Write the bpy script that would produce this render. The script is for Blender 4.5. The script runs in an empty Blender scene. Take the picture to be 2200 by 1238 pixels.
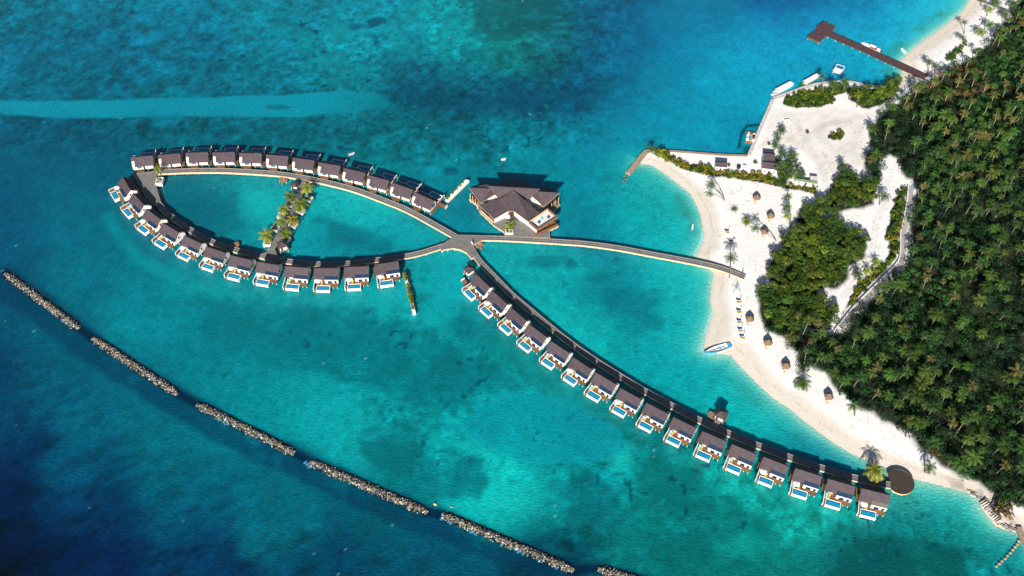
import bpy, math, random
import numpy as np
from mathutils import Vector, Matrix
R = math.radians
random.seed(7)
rng = np.random.default_rng(11)
scene = bpy.context.scene
col = scene.collection

# ------------------------------------------------------------------ survey: photo pixel -> place on the sea
F = 2200.0; PITCH = R(52); CAMH = 347.0
sP, cP = math.sin(PITCH), math.cos(PITCH)
def P(px, py, z=0.0):
    x = (px-1100)/F; y = (py-619)/F
    t = (z-CAMH)/(-sP-y*cP)
    return (x*t, (cP-y*sP)*t)
def PV(px, py, z=0.0):
    a = P(px, py, z); return Vector((a[0], a[1], z))
def PP(pts, z=0.0): return [P(a, b, z) for a, b in pts]
def invP(X, Y):            # numpy: ground point -> photo pixel
    d = Y*cP + CAMH*sP
    return 1100+F*X/d, 619+F*(Y*-sP*1.0+CAMH*cP)/d

# ------------------------------------------------------------------ colour
def lin(c):
    c = c/255.0
    return c/12.92 if c <= .04045 else ((c+.055)/1.055)**2.4
def rgb(r, g, b, k=1.0): return (lin(r)*k, lin(g)*k, lin(b)*k, 1.0)
def lin_np(a):
    a = a/255.0
    return np.where(a <= .04045, a/12.92, ((a+.055)/1.055)**2.4)

# ------------------------------------------------------------------ materials
MATS = {}
def mat(name, c, rough=.7, spec=.3, var=.15, scale=1.0, attr=False, bump=0.0, bscale=4.0, objvar=0.0, metal=0.0, stretch=None):
    """procedural surface: base colour broken up by noise, optional colour attribute and bump"""
    if name in MATS: return MATS[name]
    m = bpy.data.materials.new(name); m.use_nodes = True
    nt = m.node_tree; b = nt.nodes['Principled BSDF']
    b.inputs['Roughness'].default_value = rough
    b.inputs['Specular IOR Level'].default_value = spec
    b.inputs['Metallic'].default_value = metal
    L = nt.links.new
    tc = nt.nodes.new('ShaderNodeTexCoord')
    src = tc.outputs['Object']
    if stretch:
        mp = nt.nodes.new('ShaderNodeMapping'); mp.inputs['Scale'].default_value = stretch
        L(src, mp.inputs[0]); src = mp.outputs[0]
    no = nt.nodes.new('ShaderNodeTexNoise'); no.inputs['Scale'].default_value = scale; no.inputs['Detail'].default_value = 5
    L(src, no.inputs['Vector'])
    mr = nt.nodes.new('ShaderNodeMapRange'); mr.inputs['From Min'].default_value = .3; mr.inputs['From Max'].default_value = .7
    mr.inputs['To Min'].default_value = 1-var; mr.inputs['To Max'].default_value = 1+var
    L(no.outputs[0], mr.inputs[0])
    mx = nt.nodes.new('ShaderNodeMix'); mx.data_type = 'RGBA'; mx.blend_type = 'MULTIPLY'; mx.inputs[0].default_value = 1
    mx.inputs[6].default_value = c
    if attr:
        at = nt.nodes.new('ShaderNodeAttribute'); at.attribute_name = 'Col'; L(at.outputs['Color'], mx.inputs[6])
    cur = mr.outputs[0]
    if objvar:
        oi = nt.nodes.new('ShaderNodeObjectInfo')
        m2 = nt.nodes.new('ShaderNodeMapRange'); m2.inputs['To Min'].default_value = 1-objvar; m2.inputs['To Max'].default_value = 1+objvar
        L(oi.outputs['Random'], m2.inputs[0])
        mm = nt.nodes.new('ShaderNodeMath'); mm.operation = 'MULTIPLY'; L(cur, mm.inputs[0]); L(m2.outputs[0], mm.inputs[1]); cur = mm.outputs[0]
    L(cur, mx.inputs[7]); L(mx.outputs[2], b.inputs['Base Color'])
    if bump:
        n2 = nt.nodes.new('ShaderNodeTexNoise'); n2.inputs['Scale'].default_value = bscale; n2.inputs['Detail'].default_value = 4
        L(src, n2.inputs['Vector'])
        bp = nt.nodes.new('ShaderNodeBump'); bp.inputs['Strength'].default_value = bump; bp.inputs['Distance'].default_value = .3
        L(n2.outputs[0], bp.inputs['Height']); L(bp.outputs[0], b.inputs['Normal'])
    MATS[name] = m
    return m

def striped(name, c1, c2, scale, axis='X', rough=.7, mixn=.5):
    """boards, shingles: fine bands across one object axis plus stain noise"""
    if name in MATS: return MATS[name]
    m = mat(name, c1, rough, .25, .18, .6)
    nt = m.node_tree; L = nt.links.new
    mx = [n for n in nt.nodes if n.bl_idname == 'ShaderNodeMix'][0]
    tc = [n for n in nt.nodes if n.bl_idname == 'ShaderNodeTexCoord'][0]
    wv = nt.nodes.new('ShaderNodeTexWave'); wv.bands_direction = axis; wv.inputs['Scale'].default_value = scale
    wv.inputs['Distortion'].default_value = .6; wv.inputs['Detail'].default_value = 2
    L(tc.outputs['Object'], wv.inputs['Vector'])
    nz = nt.nodes.new('ShaderNodeTexNoise'); nz.inputs['Scale'].default_value = 3.0; L(tc.outputs['Object'], nz.inputs['Vector'])
    ad = nt.nodes.new('ShaderNodeMix'); ad.data_type = 'FLOAT'; ad.inputs[0].default_value = mixn
    L(wv.outputs['Fac'], ad.inputs[2]); L(nz.outputs[0], ad.inputs[3])
    m3 = nt.nodes.new('ShaderNodeMix'); m3.data_type = 'RGBA'; m3.inputs[6].default_value = c1; m3.inputs[7].default_value = c2
    L(ad.outputs[0], m3.inputs[0]); L(m3.outputs[2], mx.inputs[6])
    return m

M_ROOF = striped('roof_shingle', (.034,.025,.030,1), (.088,.064,.074,1), 5.0, 'Y', .8, .55)
def add_objvar(m, amt):
    nt = m.node_tree; L = nt.links.new; b = nt.nodes['Principled BSDF']; src = b.inputs['Base Color'].links[0].from_socket
    oi = nt.nodes.new('ShaderNodeObjectInfo'); mr = nt.nodes.new('ShaderNodeMapRange'); mr.inputs['To Min'].default_value = 1-amt; mr.inputs['To Max'].default_value = 1+amt
    L(oi.outputs['Random'], mr.inputs[0]); mx = nt.nodes.new('ShaderNodeMix'); mx.data_type = 'RGBA'; mx.blend_type = 'MULTIPLY'; mx.inputs[0].default_value = 1
    L(src, mx.inputs[6]); L(mr.outputs[0], mx.inputs[7]); L(mx.outputs[2], b.inputs['Base Color'])
add_objvar(M_ROOF, .10)
M_THATCH = mat('thatch', (.20,.13,.085,1), .95, .1, .35, 5, bump=.6, bscale=10)
M_WHITE = mat('white_render', (.84,.80,.74,1), .6, .3, .05, .8)
M_CREAM = mat('cream_trim', (.55,.40,.24,1), .7, .2, .12, 1.5)
M_DECK = striped('weathered_deck', (.105,.105,.11,1), (.22,.205,.185,1), 1.7, 'X', .75, .6)
M_PLANK = mat('deck_boards', (.15,.15,.15,1), .8, .2, .12, 1.2, attr=True)
M_KERB = mat('deck_kerb', (.23,.21,.19,1), .8, .2, .15, 1)
M_WOOD = striped('warm_wood', (.11,.065,.03,1), (.22,.13,.06,1), 2.5, 'X', .65, .5)
add_objvar(M_WOOD, .25)
M_REDWOOD = mat('red_wood', (.21,.095,.055,1), .7, .2, .2, 2)
M_JETTY = striped('dark_jetty_boards', (.055,.03,.034,1), (.095,.056,.06,1), 2.0, 'Y', .7, .6)
M_ANNEX = mat('blue_membrane', (.004,.026,.062,1), .5, .4, .12, 1)
M_ANNEX2 = mat('olive_membrane', (.11,.11,.075,1), .6, .4, .12, 1)
M_GLASS = mat('window_glass', (.015,.03,.045,1), .15, .6, .1, 1)
M_BLUEGLASS = mat('blue_glass', (.05,.16,.27,1), .15, .6, .1, 1)
M_DARKWOOD = mat('dark_wood', (.07,.03,.018,1), .6, .3, .2, 2)
M_POOL = mat('pool_water', (.008,.24,.42,1), .15, .3, .12, .8, bump=.1, bscale=2)
M_POOLEDGE = mat('pool_tile', (.002,.03,.085,1), .2, .5, .05, 2)
M_POST = mat('white_post', (.62,.58,.54,1), .7, .2, .1, 2)
M_BROWNPOST = mat('timber_post', (.22,.15,.10,1), .8, .2, .2, 2)
M_YEL = mat('yellow_cloth', (.58,.36,.07,1), .9, .1, .05, 2)
M_BLU = mat('light_blue_cloth', (.22,.62,.80,1), .9, .1, .05, 2)
M_NAVY = mat('navy_cloth', (.02,.06,.16,1), .9, .1, .05, 2)
M_FABW = mat('white_fabric', (.85,.84,.84,1), .9, .1, .03, 2)
M_ORANGE = mat('orange_ring', (.80,.22,.10,1), .6, .3, .05, 2)
M_CONC = mat('pale_concrete', (.46,.43,.40,1), .85, .2, .2, .7, bump=.2)
M_STONE = mat('brown_stone', (.30,.22,.17,1), .9, .2, .3, 1.2, bump=.4)
M_ROCK = mat('rubble_rock', (.4,.35,.3,1), .9, .15, .3, .9, attr=True, bump=.5, bscale=3)
M_LEAF = mat('leaf', (.05,.1,.03,1), .7, .12, .35, .25, attr=True, objvar=.25)
M_FROND = mat('frond', (.1,.12,.04,1), .65, .12, .3, .3, attr=True, objvar=.35)
M_BARK = mat('palm_bark', (.17,.145,.115,1), .9, .1, .3, 3)
M_HULLW = mat('white_hull', (.78,.77,.76,1), .35, .5, .04, 1)
M_HULLB = mat('blue_hull', (.05,.30,.46,1), .4, .5, .08, 1)
M_HULLG = mat('green_hull', (.03,.16,.05,1), .4, .5, .1, 1)
M_DARK = mat('dark_paint', (.02,.024,.03,1), .5, .4, .1, 1)
M_GREY = mat('grey_metal', (.33,.35,.37,1), .5, .4, .1, 1)
M_RED = mat('red_paint', (.35,.03,.02,1), .5, .3, .1, 1)
M_SKIN = mat('skin', (.33,.17,.10,1), .6, .3, .05, 1)
M_GREENROOF = mat('green_sheet_roof', (.16,.24,.12,1), .7, .2, .3, .7)

# ------------------------------------------------------------------ mesh builder
class MB:
    def __init__(s): s.v = []; s.f = []; s.m = []
    def add(s, vs, fs, mi=0):
        o = len(s.v); s.v += [tuple(v) for v in vs]; s.f += [tuple(i+o for i in f) for f in fs]; s.m += [mi]*len(fs); return s
    def box(s, x0, x1, y0, y1, z0, z1, mi=0, top=None):
        vs = [(x0,y0,z0),(x1,y0,z0),(x1,y1,z0),(x0,y1,z0),(x0,y0,z1),(x1,y0,z1),(x1,y1,z1),(x0,y1,z1)]
        s.add(vs, [(0,3,2,1),(0,1,5,4),(1,2,6,5),(2,3,7,6),(3,0,4,7)], mi)
        s.add(vs, [(4,5,6,7)], mi if top is None else top); return s
    def prism(s, pts, z0, z1, mi=0, top=None):
        a = sum(pts[i][0]*pts[(i+1)%len(pts)][1]-pts[(i+1)%len(pts)][0]*pts[i][1] for i in range(len(pts)))
        if a < 0: pts = pts[::-1]
        n = len(pts)
        vs = [(p[0],p[1],z0) for p in pts]+[(p[0],p[1],z1) for p in pts]
        s.add(vs, [tuple(range(n-1,-1,-1))]+[(i,(i+1)%n,n+(i+1)%n,n+i) for i in range(n)], mi)
        s.add(vs, [tuple(range(n,2*n))], mi if top is None else top); return s
    def slab(s, pts, th, mi=0, under=None):
        """3-D polygon (upper face) given a thickness downwards"""
        n = len(pts)
        a = sum(pts[i][0]*pts[(i+1)%n][1]-pts[(i+1)%n][0]*pts[i][1] for i in range(n))
        if a < 0: pts = pts[::-1]
        vs = [tuple(p) for p in pts]+[(p[0],p[1],p[2]-th) for p in pts]
        s.add(vs, [tuple(range(n))], mi)
        s.add(vs, [tuple(range(2*n-1,n-1,-1))]+[(i,n+i,n+(i+1)%n,(i+1)%n) for i in range(n)], mi if under is None else under); return s
    def plate(s, pts, nrm, th, mi=0):
        n = len(pts); nv = Vector(nrm).normalized()*th
        vs = [Vector(p) for p in pts]+[Vector(p)+nv for p in pts]
        s.add(vs, [tuple(range(n-1,-1,-1)), tuple(range(n,2*n))]+[(i,(i+1)%n,n+(i+1)%n,n+i) for i in range(n)], mi); return s
    def cyl(s, x, y, z0, z1, r0, r1=None, n=8, mi=0):
        r1 = r0 if r1 is None else r1
        vs = [(x+r0*math.cos(2*math.pi*i/n), y+r0*math.sin(2*math.pi*i/n), z0) for i in range(n)]
        vs += [(x+r1*math.cos(2*math.pi*i/n), y+r1*math.sin(2*math.pi*i/n), z1) for i in range(n)]
        return s.add(vs, [tuple(range(n-1,-1,-1)), tuple(range(n,2*n))]+[(i,(i+1)%n,n+(i+1)%n,n+i) for i in range(n)], mi)
    def tube(s, pts, rad, n=6, mi=0):
        pts = [Vector(p) for p in pts]; rings = []
        for i, p in enumerate(pts):
            d = (pts[min(i+1,len(pts)-1)]-pts[max(i-1,0)]).normalized()
            a = d.cross(Vector((.3,.9,.1))).normalized(); b = d.cross(a)
            r = rad[i] if isinstance(rad, (list,tuple)) else rad
            rings.append([p+a*r*math.cos(2*math.pi*k/n)+b*r*math.sin(2*math.pi*k/n) for k in range(n)])
        vs = [v for rg in rings for v in rg]; fs = []
        for i in range(len(pts)-1):
            for k in range(n): fs.append((i*n+k, i*n+(k+1)%n, (i+1)*n+(k+1)%n, (i+1)*n+k))
        fs.append(tuple(range(n-1,-1,-1))); fs.append(tuple(range((len(pts)-1)*n, len(pts)*n)))
        return s.add(vs, fs, mi)
    def build(s, name, mats, parent=None, smooth=False, loc=None):
        me = bpy.data.meshes.new(name); me.from_pydata(s.v, [], s.f)
        for m in (mats if isinstance(mats, (list,tuple)) else [mats]): me.materials.append(m)
        me.polygons.foreach_set('material_index', s.m)
        if smooth: me.polygons.foreach_set('use_smooth', [True]*len(s.f))
        me.update()
        o = bpy.data.objects.new(name, me); col.objects.link(o)
        if loc is not None: o.location = loc
        if parent: o.parent = parent
        return o

def np_mesh(name, V, Q, C=None, mats=None, smooth=False):
    """mesh from numpy verts and quads, with per-vertex colours"""
    me = bpy.data.meshes.new(name); nv, nf, k = len(V), len(Q), Q.shape[1]
    me.vertices.add(nv); me.vertices.foreach_set('co', V.astype(np.float32).ravel())
    me.loops.add(nf*k); me.loops.foreach_set('vertex_index', Q.astype(np.int32).ravel())
    me.polygons.add(nf); me.polygons.foreach_set('loop_start', (np.arange(nf)*k).astype(np.int32))
    me.polygons.foreach_set('loop_total', np.full(nf, k, np.int32))
    if smooth: me.polygons.foreach_set('use_smooth', np.ones(nf, bool))
    me.update(calc_edges=True)
    if C is not None:
        a = me.color_attributes.new('Col', 'FLOAT_COLOR', 'POINT')
        c4 = np.ones((nv,4), np.float32); c4[:,:3] = C; a.data.foreach_set('color', c4.ravel())
    for m in (mats or []): me.materials.append(m)
    return me

def tag(o, label=None, cat=None, group=None, kind=None):
    if label: o['label'] = label
    if cat: o['category'] = cat
    if group: o['group'] = group
    if kind: o['kind'] = kind
    return o
def thing(name, label, cat, loc=(0,0,0), rz=0.0, group=None, scale=1.0):
    o = bpy.data.objects.new(name, None); o.empty_display_size = .5; col.objects.link(o)
    o.location = loc; o.rotation_euler = (0,0,rz); o.scale = (scale,)*3 if not isinstance(scale, tuple) else scale
    return tag(o, label, cat, group)
KIDS = {}
def copy_tree(o, parent=None):
    c = o.copy(); col.objects.link(c)
    if parent: c.parent = parent
    for ch in o.children: copy_tree(ch, c)
    return c
ORD = ['first','second','third','fourth','fifth','sixth','seventh','eighth','ninth','tenth','eleventh','twelfth','thirteenth','fourteenth','fifteenth','sixteenth']

# ------------------------------------------------------------------ numpy noise, polygons
def vnoise(x, y, seed):
    r = np.random.default_rng(seed).random((256,256))
    xi = np.floor(x).astype(int); yi = np.floor(y).astype(int); fx = x-xi; fy = y-yi
    fx = fx*fx*(3-2*fx); fy = fy*fy*(3-2*fy)
    g = lambda a, b: r[a & 255, b & 255]
    return (g(xi,yi)*(1-fx)+g(xi+1,yi)*fx)*(1-fy)+(g(xi,yi+1)*(1-fx)+g(xi+1,yi+1)*fx)*fy
def fbm(x, y, s, seed, oct=4, gain=.5):
    t = 0; a = 1; n = 0
    for i in range(oct):
        t = t+a*vnoise(x/s*2**i+13.7*i, y/s*2**i+7.1*i, seed+i); n += a; a *= gain
    return t/n
def sstep(a, b, x):
    t = np.clip((x-a)/(b-a), 0, 1); return t*t*(3-2*t)
def inside(x, y, poly):
    c = np.zeros(x.shape, bool); n = len(poly)
    for i in range(n):
        x0, y0 = poly[i]; x1, y1 = poly[(i+1)%n]
        if y0 == y1: continue
        cond = ((y0 > y) != (y1 > y)) & (x < (x1-x0)*(y-y0)/(y1-y0)+x0)
        c ^= cond
    return c
def dist_line(x, y, pts, closed=False):
    d = np.full(x.shape, 1e9); n = len(pts)
    for i in range(n if closed else n-1):
        x0, y0 = pts[i]; x1, y1 = pts[(i+1)%n]
        dx, dy = x1-x0, y1-y0; L = dx*dx+dy*dy+1e-9
        t = np.clip(((x-x0)*dx+(y-y0)*dy)/L, 0, 1)
        d = np.minimum(d, np.hypot(x-x0-t*dx, y-y0-t*dy))
    return d
def sdist(x, y, poly):
    d = dist_line(x, y, poly, True); return np.where(inside(x, y, poly), d, -d)

# ------------------------------------------------------------------ outlines (surveyed)
BEACH1 = [(2190,-140),(2110,-60),(2083,0),(2070,22),(2047,41),(2022,61),(1996,79),(1971,97),(1950,115),(1935,130),(1944,142),(1938,160),(1934,172)]
QUAY = [(1910,188),(1885.5,190),(1858,187),(1845.5,182),(1823.6,179),(1800,179),(1776,180),(1742,186),(1694.5,202),(1662,213),(1649,241),(1636,270),(1609,336),(1558,334.5),(1485.5,329),(1427,325),(1409,323),(1392.7,325),(1378,338),(1370,348)]
BEACH2 = [(1374.5,352),(1400,356),(1431,376),(1458,396),(1482,416),(1494.5,438),(1503.6,460),(1507,482),(1513,500),(1509,523),(1494.5,552),(1512,570),(1533,587),(1525,645),(1531,672),(1522,705),(1514.5,725),(1513,750),(1540,760),(1570,764),(1585,782),(1609,807),(1636,834),(1664,858),(1700,882),(1727,905),(1740,914.5),(1782,946),(1824,973),(1866,992),(1897,1003),(1950,1024),(1971,1032),(2013,1042),(2065,1055),(2080,1060),(2103,1074),(2106,1090),(2139,1132),(2186,1146),(2215,1175),(2330,1230)]
FARSIDE = [(2700,1230),(2900,600),(2900,-140)]
W_BEACH1 = PP(BEACH1); W_QUAY = PP(QUAY); W_BEACH2 = PP(BEACH2)
SHORE = PP(BEACH1+QUAY+BEACH2+FARSIDE)
FOREST = PP([(2300,-60),(2190,-20),(2175,30),(2150,62),(2120,88),(2085,122),(2040,142),(2000,165),(1975,185),(1945,205),(1915,222),(1890,240),(1872,262),(1862,290),(1866,318),(1853,335),(1850,362),(1867,380),(1890,394),(1901,394),(1899,345),(1912,338),(1926,345),(1932,374),(1940,386),(1958,391),(1965,398),(1962,412),(1953,440),(1951,456),(1945,482),(1950,525),(1946,545),(1938,563),(1914,592),(1878,626),(1842,662),(1806,705),(1790,714),(1740,700),(1700,690),(1640,690),(1641,711),(1660,722),(1682,731),(1684,752),(1704,758),(1709,800),(1729,820),(1744,797),(1772,805),(1778,822),(1793,842),(1827,862),(1843,884),(1872,893),(1883,904),(1914,921),(1950,938),(1963,963),(1992,980),(2019,1005),(2066,1030),(2097,1040),(2124,1061),(2133,1074),(2145,1087),(2172,1091),(2200,1102),(2400,1160),(2800,900),(2800,0)], 1.0)
GROVE = PP([(1811,367),(1794,378),(1776,405),(1771,423),(1749,440),(1727,438),(1707,454),(1705,478),(1722,491),(1690,494),(1682,508),(1669,522),(1678,538),(1650,556),(1645,582),(1632,596),(1660,612),(1626,622),(1621,645),(1625,672),(1638,709),(1700,718),(1788,712),(1796,683),(1800,668),(1771,649),(1764,626),(1798,626),(1826,604),(1832,578),(1862,560),(1870,536),(1867,518),(1852,506),(1814,482),(1772,465),(1800,458),(1833,453),(1858,453),(1882,440),(1884,416),(1891,405),(1889,391),(1851,383),(1825,365)], 1.0)
HEDGE = PP([(1928,412),(1912,454),(1906,500),(1908,534),(1902,560),(1873,583),(1849,603),(1827,639),(1809,667),(1793,692),(1796,700),(1834,652),(1872,613),(1906,578),(1927,556),(1931,536),(1931,500),(1938,482),(1943,454),(1947,425),(1946,405)], 1.0)
HARB1 = PP([(1677,225),(1686,208),(1715,196),(1745,192),(1790,186),(1822,182),(1826,196),(1812,204),(1794,206),(1790,222),(1755,232),(1712,234)], 1.0)
HARB2 = PP([(1824,196),(1850,186),(1885,192),(1912,170),(1934,172),(1938,195),(1905,222),(1888,230),(1868,238),(1850,232),(1822,214)], 1.0)
ROWHEDGE = PP([(1396,326),(1415,323),(1436,330),(1455,342),(1475,352),(1505,352),(1530,360),(1540,367),(1570,370),(1600,372),(1625,372),(1650,375),(1680,392),(1720,402),(1752,398),(1757,410),(1752,420),(1720,410),(1680,405),(1640,394),(1590,387),(1540,380),(1500,374),(1460,360),(1420,340)], 1.0)
POND = PP([(1778,288),(1790,284),(1808,282),(1815,290),(1808,300),(1790,303),(1780,298)], 1.0)
SHRUB2 = PP([(2030,128),(2045,110),(2062,100),(2072,86),(2076,98),(2062,116),(2040,134)], 1.0)
ROADSTRIP = PP([(1945,425),(1942,454),(1937,482),(1932,500),(1932,536),(1927,558),(1905,583),(1870,617),(1834,655),(1798,700)], 1.0)

# ------------------------------------------------------------------ land
def land_height(X, Y):
    sd = sdist(X, Y, SHORE)
    db = np.minimum(dist_line(X, Y, W_BEACH1), dist_line(X, Y, W_BEACH2))
    slope = np.where(sd > 0, np.minimum(.03+db*.075, .95), -.05+sd*.09)
    dq = dist_line(X, Y, W_QUAY)
    z = np.where((sd <= 0) & (dq < db), -1.2, slope)
    z = z+np.where(sd > 4, .12*(fbm(X, Y, 9, 5)-.5), 0)
    return z, sd, db
def build_land():
    st = .75
    xs = np.arange(45, 400, st); ys = np.arange(135, 500, st)
    X, Y = np.meshgrid(xs, ys)
    Z, sd, db = land_height(X, Y)
    n1 = fbm(X, Y, 14, 21); n2 = fbm(X, Y, 3, 31, 3); n3 = fbm(X*.5+Y*.2, Y*1.6, 2.2, 41, 3); n4 = fbm(X, Y, 40, 55, 3)
    dry = np.array([.70,.68,.65]); wet = np.array([.57,.505,.42]); damp = np.array([.42,.33,.24])
    C = np.ones(X.shape+(3,))*dry
    C *= (1+.10*(n3-.5)+.10*(n2-.5)+.05*(n1-.5))[...,None]
    w = 1-sstep(4.5, 9.5, db+4.0*(n4-.5)*2+1.5*(n1-.5)); w = np.where(sd > 0, w, 1)
    C = C*(1-w[...,None]*.85)+wet*w[...,None]*.85*(1+.12*(n2-.5))[...,None]
    # seaweed line and swash
    l1 = np.exp(-((db+2*(n1-.5)-4.2)/.35)**2)*sstep(.42,.55,n2)*.6
    C = C*(1-l1[...,None])+damp*l1[...,None]
    w2 = 1-sstep(.2, 1.5, db); C = C*(1-.4*w2[...,None])+damp*1.2*.4*w2[...,None]
    # forest floor
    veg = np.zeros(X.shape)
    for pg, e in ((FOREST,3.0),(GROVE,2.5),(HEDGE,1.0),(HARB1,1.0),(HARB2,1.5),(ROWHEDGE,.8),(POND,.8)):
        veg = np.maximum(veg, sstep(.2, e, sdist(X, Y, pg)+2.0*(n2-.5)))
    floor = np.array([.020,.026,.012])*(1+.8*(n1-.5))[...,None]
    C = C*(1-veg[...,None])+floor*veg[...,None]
    # worn yard by the harbour: tracks and stains
    PX, PY = invP(X, Y)
    yard = sstep(0,14,sdist(PX, PY, [(1650,225),(1700,240),(1790,225),(1870,240),(1862,300),(1860,360),(1800,400),(1765,400),(1740,350),(1700,320),(1620,330),(1640,270)]))
    tr = fbm((X-Y)*.8, (X+Y)*.15, 2.0, 71, 3)
    dk = sstep(.5,.85,tr)*.14*yard+.13*yard+sstep(.6,.8,fbm(X,Y,5,88))*yard*.12
    C *= (1-dk[...,None]*np.array([.6,.8,1.0]))
    for tp in ([(1700,250),(1722,290),(1745,330),(1768,372),(1772,400)],[(1870,250),(1820,262),(1770,272),(1735,300),(1700,318),(1640,330)],[(1860,340),(1820,330),(1790,325),(1765,300),(1770,270),(1810,262),(1840,280),(1835,310),(1800,325)],[(1905,392),(1900,440),(1880,480),(1875,540),(1850,590),(1810,640)]):
        dT = dist_line(X, Y, PP(tp)); C *= (1-.13*np.exp(-((dT-.85)/.4)**2)*sstep(.3,.5,n2)-.05*np.exp(-(dT/2.0)**2))[...,None]
    spots = sstep(.80,.9,vnoise(X*.9, Y*.9, 811))*sstep(.5,.6,n1)*(sd > 3); C *= (1-.22*spots)[...,None]
    # raked lines in the dry beach
    rk = np.sin((Y*1.0+1.2*np.sin(X*.25)+X*.15)*2.6)*.5+.5
    rm = sstep(0,20,sdist(PX, PY, [(1520,400),(1700,400),(1720,470),(1660,560),(1620,600),(1560,560),(1560,480)]))
    C *= (1-.07*rk*rm)[...,None]
    # stony stretch at the southern end
    rs = sstep(1.0,.0,np.abs(db-2.0)/4.0)*sstep(2000,2060,PX)*sstep(1000,1040,PY)
    C = C*(1-rs[...,None]*sstep(.45,.65,n2)[...,None]*.7)+np.array([.22,.19,.15])*rs[...,None]*sstep(.45,.65,n2)[...,None]*.7
    ny, nx = X.shape
    keep = (sd > -5)
    idx = np.arange(ny*nx).reshape(ny, nx)
    q = np.stack([idx[:-1,:-1], idx[:-1,1:], idx[1:,1:], idx[1:,:-1]], -1).reshape(-1,4)
    kk = (keep[:-1,:-1] & keep[:-1,1:] & keep[1:,1:] & keep[1:,:-1]).ravel()
    q = q[kk]
    used = np.unique(q); mp = np.full(ny*nx, -1); mp[used] = np.arange(len(used))
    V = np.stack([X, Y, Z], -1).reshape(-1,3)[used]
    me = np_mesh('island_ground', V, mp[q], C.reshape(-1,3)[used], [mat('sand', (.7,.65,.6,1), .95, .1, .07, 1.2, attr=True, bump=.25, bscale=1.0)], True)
    o = bpy.data.objects.new('sand', me); col.objects.link(o); tag(o, kind='structure')
build_land()

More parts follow.
